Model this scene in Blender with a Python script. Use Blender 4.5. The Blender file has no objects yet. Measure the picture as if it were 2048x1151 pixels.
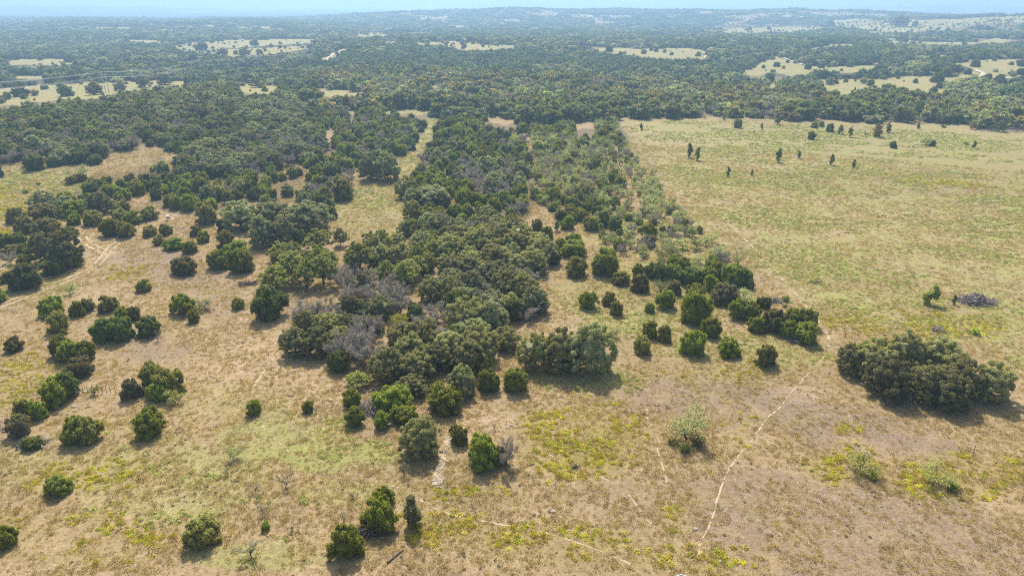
import bpy, math, random
import numpy as np
from mathutils import Vector, Matrix

random.seed(7)
RNG = np.random.default_rng(11)
S = bpy.context.scene
COL = S.collection
R = math.radians

# ------------------------------------------------------------------ camera
EYE = 60.0
F = 1365.0                      # focal length in photo pixels (photo 2048 x 1151)
HOR = 12.5
TH = math.atan((575.5 - HOR) / F)
CT, ST = math.cos(TH), math.sin(TH)
cam = bpy.data.cameras.new('camera')
cam.sensor_width = 36.0
cam.lens = 36.0 * F / 2048.0
cam.clip_start = 1.0
cam.clip_end = 90000.0
co = bpy.data.objects.new('camera', cam)
COL.objects.link(co)
co.location = (0, 0, EYE)
co.rotation_euler = (R(90) - TH, 0, 0)
S.camera = co

# ------------------------------------------------------------------ sky, sun, exposure
SUN_EL, SUN_AZ = 50.0, -8.0     # degrees; azimuth clockwise from +Y
w = bpy.data.worlds.new('World')
S.world = w
w.use_nodes = True
nt = w.node_tree
bg = nt.nodes['Background']
sky = nt.nodes.new('ShaderNodeTexSky')
sky.sky_type = 'NISHITA'
sky.sun_disc = False
sky.sun_elevation = R(SUN_EL)
sky.sun_rotation = R(SUN_AZ)
sky.air_density = 1.0
sky.dust_density = 5.0
sky.ozone_density = 1.0
nt.links.new(sky.outputs[0], bg.inputs[0])
bg.inputs[1].default_value = 0.13
sl = bpy.data.lights.new('sun', 'SUN')
sl.energy = 5.0
sl.angle = R(0.6)
sl.color = (1.0, 0.95, 0.87)
so = bpy.data.objects.new('sun', sl)
COL.objects.link(so)
sd = Vector((math.sin(R(SUN_AZ)) * math.cos(R(SUN_EL)), math.cos(R(SUN_AZ)) * math.cos(R(SUN_EL)), math.sin(R(SUN_EL))))
so.rotation_euler = sd.to_track_quat('Z', 'Y').to_euler()
so.location = (0, 0, 200)
S.view_settings.view_transform = 'Standard'
S.view_settings.look = 'None'
S.view_settings.exposure = 0.29
S.view_settings.gamma = 1.0
S.render.engine = 'CYCLES'
S.cycles.max_bounces = 5
S.cycles.diffuse_bounces = 3
S.cycles.glossy_bounces = 1
S.cycles.transmission_bounces = 3
S.cycles.transparent_max_bounces = 4
S.cycles.volume_bounces = 1
S.cycles.use_denoising = False
S.cycles.denoising_prefilter = 'ACCURATE'
S.cycles.use_persistent_data = False
S.cycles.sample_clamp_indirect = 6.0
S.cycles.filter_width = 1.1

HAZE_COL = (0.43, 0.69, 1.0)
HAZE_DENS = 0.00030

# ------------------------------------------------------------------ terrain
_k = [(0.011, 0.4, 0.2), (0.008, 1.9, 1.1), (0.017, 2.7, 3.0), (0.005, 4.0, 0.5), (0.023, 5.1, 2.2), (0.0031, 0.9, 4.0), (0.0021, 2.3, 1.3)]
def sst(a, b, x):
    t = np.clip((x - a) / (b - a), 0, 1)
    return t * t * (3 - 2 * t)
# smooth rises: (photo x, range m, height m, half width in photo px, half depth m)
BUMPS = [(330, 440, 9.0, 330, 120), (850, 1080, 9.0, 330, 230), (1250, 3300, 43.0, 520, 620), (2000, 2500, 31.0, 330, 700),
         (1500, 1250, 6.0, 200, 260), (450, 2300, 10.0, 300, 600), (1900, 900, 5.0, 260, 200)]
def terrain(x, y):
    x = np.asarray(x, dtype=float); y = np.asarray(y, dtype=float)
    r = np.hypot(x, y) + 1e-6
    n = np.zeros_like(r)
    for k, a, p in _k:
        n = n + np.sin(k * (x * math.cos(a) + y * math.sin(a)) + p) / (1 + 0.0 * k)
    n = n / 3.2
    amp = 0.25 + 1.4 * sst(300, 700, r) + 4.5 * sst(900, 3500, r) + 16 * sst(5000, 12000, r)
    h = n * amp
    az = np.arctan2(x, np.maximum(y, 1e-3)); az = np.where(y <= 0, np.sign(x) * 1.6, az)
    px = 1024 + F * np.tan(np.clip(az, -1.3, 1.3)) * CT
    for bx, br, bh, sw, sr in BUMPS:
        h = h + bh * np.exp(-((px - bx) / sw) ** 4) * np.exp(-((r - br) / sr) ** 2)
    # far ranges on the skyline
    u = az * 9
    rid = 0.55 + 0.2 * np.sin(u + 0.6) + 0.12 * np.sin(2.3 * u + 2) + 0.06 * np.sin(6.1 * u) + 0.25 * sst(-0.5, 0.6, az)
    h = h + 150 * rid * sst(15000, 22000, r) * 0.8
    h = h + 45 * (0.5 + 0.5 * np.sin(5 * az + 1.2 + r / 2600)) * sst(6500, 9000, r)
    return h
def project(x, y, z):
    dx, dy, dz = x, y, z - EYE
    depth = dy * CT - dz * ST
    up = dy * ST + dz * CT
    depth = np.where(depth > 1, depth, 1)
    return 1024 + F * dx / depth, 575.5 - F * up / depth, depth
def ray(px, py):
    X = (px - 1024) / F; D = (py - 575.5) / F
    return X, CT - D * ST, -ST - D * CT
def ground(px, py):
    """the point of the terrain seen at a photo pixel"""
    dx, dy, dz = ray(px, py)
    if dz > -0.0015: dz = -0.0015
    t = 30.0
    ts = 30.0 * 1.006 ** np.arange(1150)
    hh = EYE + dz * ts - terrain(dx * ts, dy * ts)
    i = np.argmax(hh < 0) if (hh < 0).any() else len(ts) - 1
    a, b = ts[max(i - 1, 0)], ts[i]
    for _ in range(20):
        m = (a + b) / 2
        if EYE + dz * m - float(terrain(dx * m, dy * m)) < 0: b = m
        else: a = m
    return dx * a, dy * a, float(terrain(dx * a, dy * a))

# ------------------------------------------------------------------ layout canvas (half photo resolution)
CW, CH = 1024, 576
YY, XX = np.mgrid[0:CH, 0:CW]
XX = XX * 2.0 + 1; YY = YY * 2.0 + 1
def vnoise(x, y, sc, seed):
    """smooth value noise"""
    x = np.asarray(x) / sc; y = np.asarray(y) / sc
    xi = np.floor(x).astype(np.int64); yi = np.floor(y).astype(np.int64)
    fx = x - xi; fy = y - yi
    fx = fx * fx * (3 - 2 * fx); fy = fy * fy * (3 - 2 * fy)
    def h(a, b):
        v = (a * 374761393 + b * 668265263 + seed * 974711) & 0x7fffffff
        v = ((v ^ (v >> 13)) * 1274126177) & 0x7fffffff
        return ((v ^ (v >> 16)) & 0xffff) / 65535.0
    return (h(xi, yi) * (1 - fx) + h(xi + 1, yi) * fx) * (1 - fy) + (h(xi, yi + 1) * (1 - fx) + h(xi + 1, yi + 1) * fx) * fy
_wsx = (vnoise(XX, YY * 1.6, 22, 3) - .5) * 16 + (vnoise(XX, YY * 1.6, 8, 5) - .5) * 7
_wsy = (vnoise(XX, YY * 1.6, 22, 4) - .5) * 9 + (vnoise(XX, YY * 1.6, 8, 6) - .5) * 4
_damp = 0.12 + 0.88 * sst(60, 330, YY)
WX = XX + _wsx * _damp; WY = YY + _wsy * _damp
def polymask(poly, warp=True):
    X, Y = (WX, WY) if warp else (XX, YY)
    m = np.zeros((CH, CW), bool)
    ys = [p[1] for p in poly]; xs = [p[0] for p in poly]
    j0 = int(max(0, (min(ys) - 14) // 2)); j1 = int(min(CH, (max(ys) + 14) // 2 + 1))
    i0 = int(max(0, (min(xs) - 16) // 2)); i1 = int(min(CW, (max(xs) + 16) // 2 + 1))
    if j1 <= j0 or i1 <= i0: return m
    x = X[j0:j1, i0:i1]; y = Y[j0:j1, i0:i1]
    c = np.zeros(x.shape, bool)
    n = len(poly)
    for k in range(n):
        xa, ya = poly[k]; xb, yb = poly[(k + 1) % n]
        if ya == yb: continue
        c ^= ((ya > y) != (yb > y)) & (x < (xb - xa) * (y - ya) / (yb - ya) + xa)
    m[j0:j1, i0:i1] = c
    return m
def blur(a, n):
    a = a.astype(float)
    for ax in (0, 1):
        k = n if ax == 1 else max(1, n // 2)
        p = np.pad(a, [(k, k) if i == ax else (0, 0) for i in (0, 1)], mode='edge')
        c = np.cumsum(p, axis=ax)
        c = np.insert(c, 0, 0, axis=ax)
        if ax == 0: a = (c[2 * k + 1:] - c[:-2 * k - 1]) / (2 * k + 1)
        else: a = (c[:, 2 * k + 1:] - c[:, :-2 * k - 1]) / (2 * k + 1)
    return a
def sample(canvas, px, py, out=0.0):
    i = np.round((np.asarray(px) - 1) / 2).astype(int); j = np.round((np.asarray(py) - 1) / 2).astype(int)
    ok = (i >= -60) & (i < CW + 60) & (j >= -4) & (j < CH + 60)
    v = canvas[np.clip(j, 0, CH - 1), np.clip(i, 0, CW - 1)]
    return np.where(ok, v, out)

# wood zones: 0 open, 1 far mixed wood, 2 creek bottom, 3 dark juniper hill, 4 upper left forest, 5 mid junipers, 6 open mesquite, 7 right of centre scrub
ZONE = np.zeros((CH, CW), int)
def zone(v, *poly): ZONE[polymask(list(poly))] = v
zone(1, (-40, -20), (2100, -20), (2100, 262), (1900, 248), (1700, 239), (1500, 236), (1240, 228), (1040, 240), (850, 235), (600, 215), (560, 190), (400, 180), (250, 180), (0, 205), (-40, 210))
zone(3, (600, 135), (640, 110), (700, 86), (800, 82), (900, 92), (1100, 104), (1200, 104), (1330, 118), (1450, 140), (1500, 155), (1480, 165), (1300, 150), (1100, 145), (950, 150), (800, 140), (680, 138), (620, 142))
zone(3, (1460, 95), (1560, 60), (1760, 62), (1900, 100), (2048, 90), (2048, 118), (1900, 122), (1700, 125), (1560, 108))
zone(3, (1750, 160), (1820, 132), (1930, 128), (1960, 142), (1900, 150), (1820, 165))
zone(3, (1880, 165), (1960, 158), (2060, 155), (2060, 225), (1950, 215), (1880, 195))
zone(2, (600, 200), (620, 160), (680, 140), (900, 150), (1300, 165), (1500, 185), (1640, 190), (1750, 190), (2060, 222), (2060, 264), (1900, 249), (1500, 237), (1240, 236), (1150, 250), (1050, 256), (940, 243), (860, 229), (700, 228), (600, 215))
zone(4, (-40, 205), (0, 205), (150, 193), (260, 183), (400, 176), (500, 183), (600, 196), (612, 230), (640, 290), (655, 318), (600, 335), (480, 352), (395, 362), (350, 352), (350, 320), (325, 296), (270, 292), (255, 312), (235, 300), (210, 322), (85, 340), (52, 338), (50, 318), (0, 330), (-40, 334))
zone(5, (600, 222), (760, 226), (850, 234), (852, 262), (835, 300), (795, 322), (720, 328), (700, 372), (725, 392), (700, 400), (665, 420), (655, 462), (600, 410), (470, 405), (440, 425), (330, 428), (300, 408), (200, 396), (130, 385), (190, 350), (240, 345), (290, 330), (370, 352), (480, 354), (600, 338), (655, 322), (640, 300), (612, 235))
zone(5, (300, 315), (345, 318), (350, 350), (300, 355))
zone(5, (862, 244), (950, 238), (1050, 250), (1062, 330), (1075, 400), (1050, 452), (900, 474), (830, 440), (812, 395), (800, 380), (830, 345), (838, 305), (862, 285))
zone(5, (60, 400), (130, 378), (250, 385), (300, 420), (240, 430), (120, 430), (70, 425))
zone(7, (1060, 258), (1150, 245), (1235, 240), (1260, 285), (1310, 335), (1325, 390), (1400, 430), (1420, 460), (1300, 455), (1200, 460), (1110, 440), (1070, 400))
zone(6, (1180, 300), (1262, 290), (1310, 345), (1400, 425), (1475, 505), (1495, 560), (1330, 545), (1250, 515), (1180, 470), (1230, 420), (1250, 380))
# clearings
CLEAR = [
 [(-20, 178), (-20, 213), (60, 208), (130, 200), (205, 196), (240, 182), (300, 176), (350, 172), (345, 161), (230, 163), (120, 167), (60, 172)],
 [(345, 165), (382, 157), (372, 173), (345, 175)], [(470, 178), (500, 165), (545, 166), (562, 178), (540, 190), (500, 188)],
 [(610, 180), (650, 177), (700, 182), (695, 194), (640, 194)], [(5, 122), (60, 118), (150, 119), (150, 128), (80, 131), (10, 130)],
 [(345, 93), (370, 86), (480, 79), (635, 78), (630, 85), (540, 91), (400, 101), (350, 102)],
 [(375, 106), (450, 100), (560, 93), (640, 90), (600, 100), (540, 109), (460, 113), (400, 110)],
 [(180, 54), (265, 54), (262, 58), (190, 58)], [(300, 52), (420, 51), (550, 53), (540, 55.5), (400, 54.5)], [(235, 81), (290, 79), (335, 83), (320, 86), (260, 84)],
 [(634, 124), (660, 105), (695, 95), (698, 99), (668, 116), (650, 125)], [(25, 152), (90, 151), (90, 158), (30, 159)],
 [(827, 78), (845, 86), (880, 83), (950, 83), (970, 90), (1035, 90), (1032, 97), (975, 100), (930, 103), (905, 96), (870, 91), (835, 91)],
 [(704, 68), (740, 66), (780, 68), (775, 74), (720, 75)], [(902, 56), (915, 50), (943, 54), (940, 59)], [(981, 54), (1022, 54), (1020, 58), (985, 57)],
 [(1042, 54), (1083, 55), (1083, 58), (1045, 57)], [(1097, 53), (1128, 53), (1128, 57), (1100, 57)], [(830, 35), (900, 32), (900, 37), (840, 39)],
 [(851, 57), (862, 51), (871, 52), (860, 59)], [(765, 85), (800, 74), (808, 76), (780, 88)], [(1131, 68), (1160, 66), (1158, 73), (1135, 73)],
 [(1190, 96), (1240, 97), (1380, 96), (1418, 103), (1420, 119), (1380, 121), (1290, 117), (1230, 109), (1195, 105)],
 [(957, 233), (1000, 232), (1035, 239), (1038, 249), (1010, 247), (960, 239)], [(680, 222), (715, 222), (712, 228), (685, 228)],
 [(765, 221), (858, 220), (860, 228), (770, 228)], [(860, 170), (885, 168), (883, 178), (862, 178)], [(690, 185), (735, 186), (735, 196), (695, 194)],
 [(1655, 41), (1720, 38), (1800, 42), (1900, 38), (2060, 31), (2060, 46), (1950, 49), (1900, 58), (1870, 61), (1800, 66), (1740, 69), (1730, 61), (1700, 56), (1660, 51)],
 [(1440, 58), (1560, 54), (1665, 54), (1630, 62), (1590, 67), (1500, 66), (1440, 68)],
 [(1740, 75), (1790, 78), (1850, 84), (1950, 84), (1990, 76), (2025, 78), (2010, 87), (1900, 91), (1780, 87)],
 [(1594, 99), (1640, 93), (1670, 87), (1720, 88), (1700, 95), (1620, 99)],
 [(1470, 150), (1500, 135), (1530, 120), (1555, 112), (1600, 125), (1640, 140), (1610, 150), (1580, 153), (1550, 145), (1500, 153)],
 [(1600, 130), (1650, 133), (1730, 130), (1770, 122), (1752, 140), (1700, 146), (1640, 143)],
 [(1890, 126), (1930, 120), (2060, 117), (2060, 152), (2000, 160), (1960, 152), (1915, 148), (1950, 140), (1930, 133)],
 [(1640, 161), (1680, 158), (1760, 156), (1830, 151), (1880, 150), (1960, 149), (1900, 166), (1892, 190), (1850, 194), (1800, 180), (1740, 183), (1690, 191), (1640, 190)],
 [(1525, 178), (1550, 160), (1562, 166), (1546, 184)], [(1826, 113), (1870, 110), (1930, 106), (1930, 110), (1860, 115)],
 [(849, 236), (876, 236), (868, 268), (848, 302), (838, 334), (800, 350), (792, 322), (832, 294), (846, 262)],
 [(644, 262), (660, 262), (664, 300), (652, 305)], [(255, 312), (272, 288), (280, 296), (262, 318)],
 [(1145, 246), (1190, 240), (1185, 262), (1150, 262)], [(330, 305), (366, 298), (364, 322), (334, 326)],
 [(455, 295), (500, 262), (505, 268), (470, 300)], [(600, 250), (606, 240), (608, 262), (602, 262)],
 [(250, 404), (330, 380), (332, 390), (262, 412)], [(540, 352), (600, 338), (602, 346), (545, 360)],
]
for p in CLEAR: ZONE[polymask(p)] = 0

def pchan(items):
    c = np.zeros((CH, CW))
    for v, b, poly in items:
        m = blur(polymask(poly).astype(float), b) * v
        c = np.maximum(c, m)
    return c
def ell(cx, cy, rx, ry, n=14): return [(cx + rx * math.cos(6.283 * k / n), cy + ry * math.sin(6.283 * k / n)) for k in range(n)]
PAST = [(1240, 228), (1500, 236), (1900, 250), (2100, 262), (2100, 760), (2030, 740), (1950, 680), (1700, 640), (1600, 600), (1490, 500), (1400, 420), (1310, 320)]
GREEN = pchan([(0.7, 20, PAST), (.8, 4, [(849, 236), (876, 236), (868, 268), (848, 302), (838, 334), (800, 350), (792, 322), (832, 294), (846, 262)]), (0.5, 6, ell(760, 425, 110, 60)), (0.8, 6, ell(745, 395, 60, 18)),
  (0.75, 10, ell(560, 880, 150, 45)), (0.9, 6, ell(640, 915, 90, 32)), (0.9, 5, ell(745, 910, 50, 28)), (0.8, 6, ell(630, 850, 90, 22)),
  (0.5, 16, ell(350, 960, 210, 90)), (0.55, 12, ell(250, 900, 130, 60)), (0.4, 14, ell(60, 930, 110, 60)), (0.4, 10, ell(430, 800, 160, 35)),
  (0.6, 8, ell(700, 985, 120, 26)), (0.5, 12, ell(1300, 590, 200, 60)), (0.6, 10, ell(1280, 640, 110, 30)), (0.5, 10, ell(1500, 700, 180, 35)), (0.5, 12, ell(1170, 760, 130, 20)),
  (0.4, 12, ell(60, 560, 110, 40)), (0.6, 10, ell(60, 390, 140, 60)), (0.5, 10, ell(1330, 480, 160, 60)), (0.6, 5, ell(540, 1110, 180, 30)), (0.55, 4, ell(508, 106, 130, 8)), (0.5, 4, ell(240, 180, 160, 14)), (0.4, 3, ell(1310, 108, 100, 10)),
  (0.35, 8, ell(1780, 170, 150, 20))])
YELLOW = pchan([(1.4, 8, ell(1180, 875, 80, 56)), (0.8, 14, ell(1165, 880, 120, 85)), (0.7, 6, ell(1140, 930, 50, 22)), (0.8, 6, ell(1460, 890, 30, 10)),
  (0.75, 8, ell(1690, 930, 75, 42)), (0.85, 8, ell(1900, 955, 110, 52)), (0.7, 5, ell(1690, 858, 25, 10)), (0.6, 8, ell(2020, 930, 50, 40)),
  (0.7, 10, ell(880, 1055, 90, 35)), (0.6, 12, ell(1100, 1085, 160, 40)), (0.8, 8, ell(1105, 1080, 40, 18)), (0.6, 8, ell(1380, 1120, 120, 28)), (0.55, 6, ell(1350, 1040, 25, 30)),
  (0.5, 12, ell(170, 950, 140, 30)), (0.5, 14, ell(150, 1080, 200, 50)), (0.5, 8, ell(230, 1040, 80, 30)), (0.45, 5, ell(930, 985, 90, 12)),
  (0.45, 9, ell(1390, 750, 130, 14)), (0.5, 6, ell(1560, 720, 70, 22)), (0.4, 6, ell(1660, 640, 60, 14)), (0.4, 8, ell(250, 545, 60, 12)), (0.35, 12, ell(1950, 330, 200, 40)), (0.4, 10, ell(1500, 840, 140, 12)),
  (0.35, 10, ell(1850, 650, 160, 30)), (0.4, 12, ell(30, 440, 60, 60)), (0.3, 12, ell(30, 760, 90, 60))])
_cl = np.zeros((CH, CW), bool)
for p in CLEAR:
    if max(q[1] for q in p) < 240: _cl |= polymask(p)
GREEN = np.maximum(GREEN, .8 * _cl)
BROWN = pchan([(0.9, 12, [(1230, 770), (1350, 748), (1600, 785), (1800, 835), (1960, 890), (1900, 925), (1780, 905), (1620, 900), (1560, 860), (1400, 850), (1260, 815)]),
  (0.75, 16, [(1340, 960), (1480, 920), (1700, 970), (1950, 1010), (2060, 1080), (2060, 1160), (1500, 1160), (1380, 1060)]),
  (0.75, 10, ell(290, 520, 110, 32)), (0.6, 10, ell(370, 560, 130, 26)), (0.7, 9, ell(310, 700, 75, 28)), (0.55, 10, ell(580, 600, 40, 50)),
  (0.5, 10, ell(480, 600, 60, 40)), (0.4, 14, ell(1250, 1000, 120, 60)), (0.45, 8, ell(1290, 820, 80, 20)), (0.5, 7, ell(820, 790, 40, 30)),
  (0.35, 14, ell(1800, 360, 260, 40)), (0.35, 10, ell(1500, 300, 120, 16)), (0.4, 10, ell(1440, 560, 60, 12)), (0.55, 6, ell(400, 95, 70, 8)), (0.55, 5, ell(1900, 46, 160, 8)), (0.3, 10, ell(450, 900, 90, 22)), (0.35, 12, ell(520, 1010, 90, 40))])
PALE = pchan([(0.7, 8, ell(520, 700, 80, 90)), (0.6, 10, ell(600, 770, 120, 50)), (0.5, 8, ell(460, 760, 80, 40)), (0.7, 5, ell(340, 442, 60, 10)), (0.8, 4, ell(200, 500, 30, 22)),
  (0.7, 3, ell(785, 410, 8, 24)), (0.8, 2, ell(792, 434, 9, 6)), (0.6, 3, ell(700, 430, 30, 16)), (0.5, 4, ell(735, 465, 30, 8)), (0.6, 8, ell(960, 850, 60, 40)), (0.5, 10, ell(1080, 770, 90, 20)),
  (0.5, 10, ell(1060, 570, 30, 60)), (0.45, 8, ell(1130, 640, 50, 50)), (0.5, 8, ell(1110, 500, 30, 30)), (0.4, 8, ell(250, 600, 120, 30)), (0.5, 12, ell(1640, 790, 90, 18)), (0.45, 10, ell(1150, 1030, 120, 30)),
  (0.5, 4, ell(1800, 62, 90, 12)), (0.4, 8, ell(1560, 560, 60, 30)), (0.35, 12, ell(520, 560, 60, 50)), (0.7, 2, ell(1395, 1090, 16, 24))])
del WX, WY, _wsx, _wsy

def opening(x, y):
    r = np.hypot(x, y)
    v = vnoise(x, y * .8, 150, 88) * .55 + vnoise(x, y * .8, 52, 89) * .45
    a_ = np.arctan2(x, np.maximum(y, 1))
    return v < .26 + .13 * sst(600, 1300, r) + .13 * sst(.22, .36, a_) * sst(450, 700, r)
# ------------------------------------------------------------------ node helpers
def nmat(name):
    m = bpy.data.materials.new(name); m.use_nodes = True
    t = m.node_tree
    for n in list(t.nodes):
        if n.type != 'OUTPUT_MATERIAL': t.nodes.remove(n)
    return m, t, t.nodes['Material Output']
class N:
    def __init__(s, t): s.t = t
    def __call__(s, kind, **kw):
        n = s.t.nodes.new(kind)
        for k, v in kw.items():
            if k.startswith('i_'): n.inputs[int(k[2:])].default_value = v
            elif hasattr(n, k): setattr(n, k, v)
            else: n.inputs[k.replace('_', ' ')].default_value = v
        return n
    def L(s, a, b): s.t.links.new(a, b)
    def noise(s, vec, scale, detail=3.0, rough=0.6, dist=0.0):
        n = s.t.nodes.new('ShaderNodeTexNoise'); n.inputs['Scale'].default_value = scale
        n.inputs['Detail'].default_value = detail; n.inputs['Roughness'].default_value = rough; n.inputs['Distortion'].default_value = dist
        s.L(vec, n.inputs['Vector']); return n.outputs['Fac']
    def ramp(s, v, a, b, lo=0.0, hi=1.0):
        n = s.t.nodes.new('ShaderNodeMapRange'); n.inputs[1].default_value = a; n.inputs[2].default_value = b
        n.inputs[3].default_value = lo; n.inputs[4].default_value = hi; n.interpolation_type = 'SMOOTHSTEP'
        s.L(v, n.inputs[0]); return n.outputs[0]
    def mix(s, f, a, b, mode='MIX'):
        n = s.t.nodes.new('ShaderNodeMix'); n.data_type = 'RGBA'; n.blend_type = mode
        for sock, v in ((n.inputs[0], f), (n.inputs[6], a), (n.inputs[7], b)):
            if isinstance(v, bpy.types.NodeSocket): s.L(v, sock)
            elif isinstance(v, (int, float)): sock.default_value = v
            else: sock.default_value = (*v, 1)
        return n.outputs[2]
    def math(s, op, a, b=0.0, clamp=False):
        n = s.t.nodes.new('ShaderNodeMath'); n.operation = op; n.use_clamp = clamp
        for sock, v in ((n.inputs[0], a), (n.inputs[1], b)):
            if isinstance(v, bpy.types.NodeSocket): s.L(v, sock)
            else: sock.default_value = v
        return n.outputs[0]

def ground_material():
    m, t, out = nmat('pasture_ground')
    n = N(t)
    geo = n('ShaderNodeNewGeometry'); P = geo.outputs['Position']
    def attr(a):
        x = n('ShaderNodeAttribute'); x.attribute_name = a; return x.outputs['Fac']
    fine = n.noise(P, 2.3, 4, 0.75); mid = n.noise(P, 0.35, 5, 0.7); big = n.noise(P, 0.045, 5, 0.65); patch = n.noise(P, 0.14, 5, 0.72, 0.8)
    st = n('ShaderNodeMapping'); st.inputs['Scale'].default_value = (0.5, 1.0, 1.0); st.inputs['Rotation'].default_value = (0, 0, 0.5); n.L(P, st.inputs[0])
    streak = n.noise(st.outputs[0], 0.9, 5, 0.75, 0.6)
    c = n.mix(n.ramp(mid, 0.3, 0.7), (0.34, 0.245, 0.132), (0.45, 0.342, 0.192))
    c = n.mix(n.ramp(streak, 0.42, 0.68, 0, 0.75), c, (0.50, 0.372, 0.225))
    c = n.mix(n.ramp(big, 0.45, 0.7, 0, 0.5), c, (0.36, 0.27, 0.14))
    huge = n.noise(P, 0.009, 6, 0.7, 0.5)
    c = n.mix(n.ramp(huge, 0.42, 0.62, 0, 0.6), c, (0.29, 0.235, 0.115))
    c = n.mix(n.ramp(n.noise(P, 0.02, 6, 0.75, 1.0), 0.5, 0.7, 0, 0.6), c, (0.25, 0.17, 0.105))
    # bare brown soil
    bf = n.math('MULTIPLY', attr('brown'), n.ramp(n.math('ADD', patch, n.math('MULTIPLY', fine, 0.25)), 0.42, 0.68), True)
    c = n.mix(bf, c, n.mix(fine, (0.21, 0.145, 0.100), (0.37, 0.285, 0.205)))
    # pale dusty ground
    pf = n.math('MULTIPLY', attr('pale'), n.ramp(streak, 0.35, 0.65), True)
    c = n.mix(pf, c, (0.55, 0.41, 0.27))
    # green forb carpet
    gf = n.math('MULTIPLY', attr('green'), n.ramp(n.math('ADD', n.math('MULTIPLY', patch, .6), n.math('ADD', n.math('MULTIPLY', streak, 0.45), n.math('MULTIPLY', big, .5))), 0.62, 0.92, 0.1, 1.3), True)
    c = n.mix(gf, c, n.mix(n.ramp(mid, 0.3, 0.7), (0.29, 0.305, 0.09), (0.40, 0.395, 0.14)))
    yf = n.math('MULTIPLY', attr('yellow'), n.ramp(n.math('ADD', patch, n.math('MULTIPLY', fine, 0.3)), 0.5, 0.75), True)
    c = n.mix(yf, c, n.mix(mid, (0.28, 0.24, 0.07), (0.40, 0.32, 0.11)))
    # litter under the wood
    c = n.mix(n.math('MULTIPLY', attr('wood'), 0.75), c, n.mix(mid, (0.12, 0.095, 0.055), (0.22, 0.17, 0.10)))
    # far off woodland floor
    c = n.mix(attr('farwood'), c, n.mix(n.ramp(n.noise(P, 0.02, 6, 0.8), 0.35, 0.65), (0.035, 0.05, 0.025), (0.075, 0.09, 0.045)))
    c = n.mix(n.ramp(n.noise(P, 6.5, 3, 0.7), 0.35, 0.6, 0.0, 1.0), n.mix(0.4, c, (0.5, 0.46, 0.42), 'MULTIPLY'), c)
    c = n.mix(n.ramp(fine, 0.3, 0.7, 0.0, 1.0), n.mix(0.6, c, (0.45, 0.40, 0.35), 'MULTIPLY'), c)
    bs = n('ShaderNodeBsdfPrincipled'); n.L(c, bs.inputs['Base Color']); bs.inputs['Roughness'].default_value = 0.95; bs.inputs['Specular IOR Level'].default_value = 0.15
    b1 = n('ShaderNodeBump'); b1.inputs['Strength'].default_value = 0.8; b1.inputs['Distance'].default_value = 0.18
    hh = n.math('ADD', n.math('MULTIPLY', streak, 1.0), n.math('MULTIPLY', n.noise(P, 3.2, 3, 0.7), 0.7))
    n.L(hh, b1.inputs['Height']); n.L(b1.outputs[0], bs.inputs['Normal'])
    n.L(bs.outputs[0], out.inputs[0])
    return m

def leaf_material(name, col, transl=0.42, var=0.35, rough=0.7):
    """one base colour, varied from tree to tree and from spray to spray"""
    m, t, out = nmat(name); n = N(t)
    oi = n('ShaderNodeObjectInfo'); geo = n('ShaderNodeNewGeometry')
    hsv = n('ShaderNodeHueSaturation')
    hsv.inputs['Color'].default_value = (*col, 1)
    n.L(n.math('ADD', 0.485, n.math('MULTIPLY', oi.outputs['Random'], 0.03)), hsv.inputs['Hue'])
    v1 = n.math('ADD', 0.68, n.math('MULTIPLY', oi.outputs['Random'], 0.62))
    v2 = n.math('ADD', 1.0 - var, n.math('MULTIPLY', geo.outputs['Random Per Island'], 2 * var))
    n.L(n.math('MULTIPLY', v1, v2), hsv.inputs['Value'])
    tc = n('ShaderNodeTexCoord')
    cl = n.ramp(n.noise(tc.outputs['Object'], 0.9, 3, 0.6), 0.3, 0.7)
    c = n.mix(n.math('MULTIPLY', cl, 0.35), hsv.outputs[0], n.mix(1.0, hsv.outputs[0], (1.5, 1.3, 0.75), 'MULTIPLY'))
    bs = n('ShaderNodeBsdfPrincipled'); n.L(c, bs.inputs['Base Color']); bs.inputs['Roughness'].default_value = rough; bs.inputs['Specular IOR Level'].default_value = 0.25
    tr = n('ShaderNodeBsdfTranslucent'); n.L(n.mix(1.0, c, (1.2, 1.15, 0.6), 'MULTIPLY'), tr.inputs['Color'])
    mx = n('ShaderNodeMixShader'); mx.inputs[0].default_value = transl
    n.L(bs.outputs[0], mx.inputs[1]); n.L(tr.outputs[0], mx.inputs[2]); n.L(mx.outputs[0], out.inputs[0])
    return m

def plain_material(name, c1, c2, scale=3.0, rough=0.9, metal=0.0, bump=0.0):
    m, t, out = nmat(name); n = N(t)
    tc = n('ShaderNodeTexCoord')
    f = n.ramp(n.noise(tc.outputs['Object'], scale, 4, 0.65), 0.3, 0.7)
    bs = n('ShaderNodeBsdfPrincipled'); n.L(n.mix(f, c1, c2), bs.inputs['Base Color'])
    bs.inputs['Roughness'].default_value = rough; bs.inputs['Metallic'].default_value = metal
    if bump:
        b = n('ShaderNodeBump'); b.inputs['Distance'].default_value = bump; n.L(f, b.inputs['Height']); n.L(b.outputs[0], bs.inputs['Normal'])
    n.L(bs.outputs[0], out.inputs[0])
    return m

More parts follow.
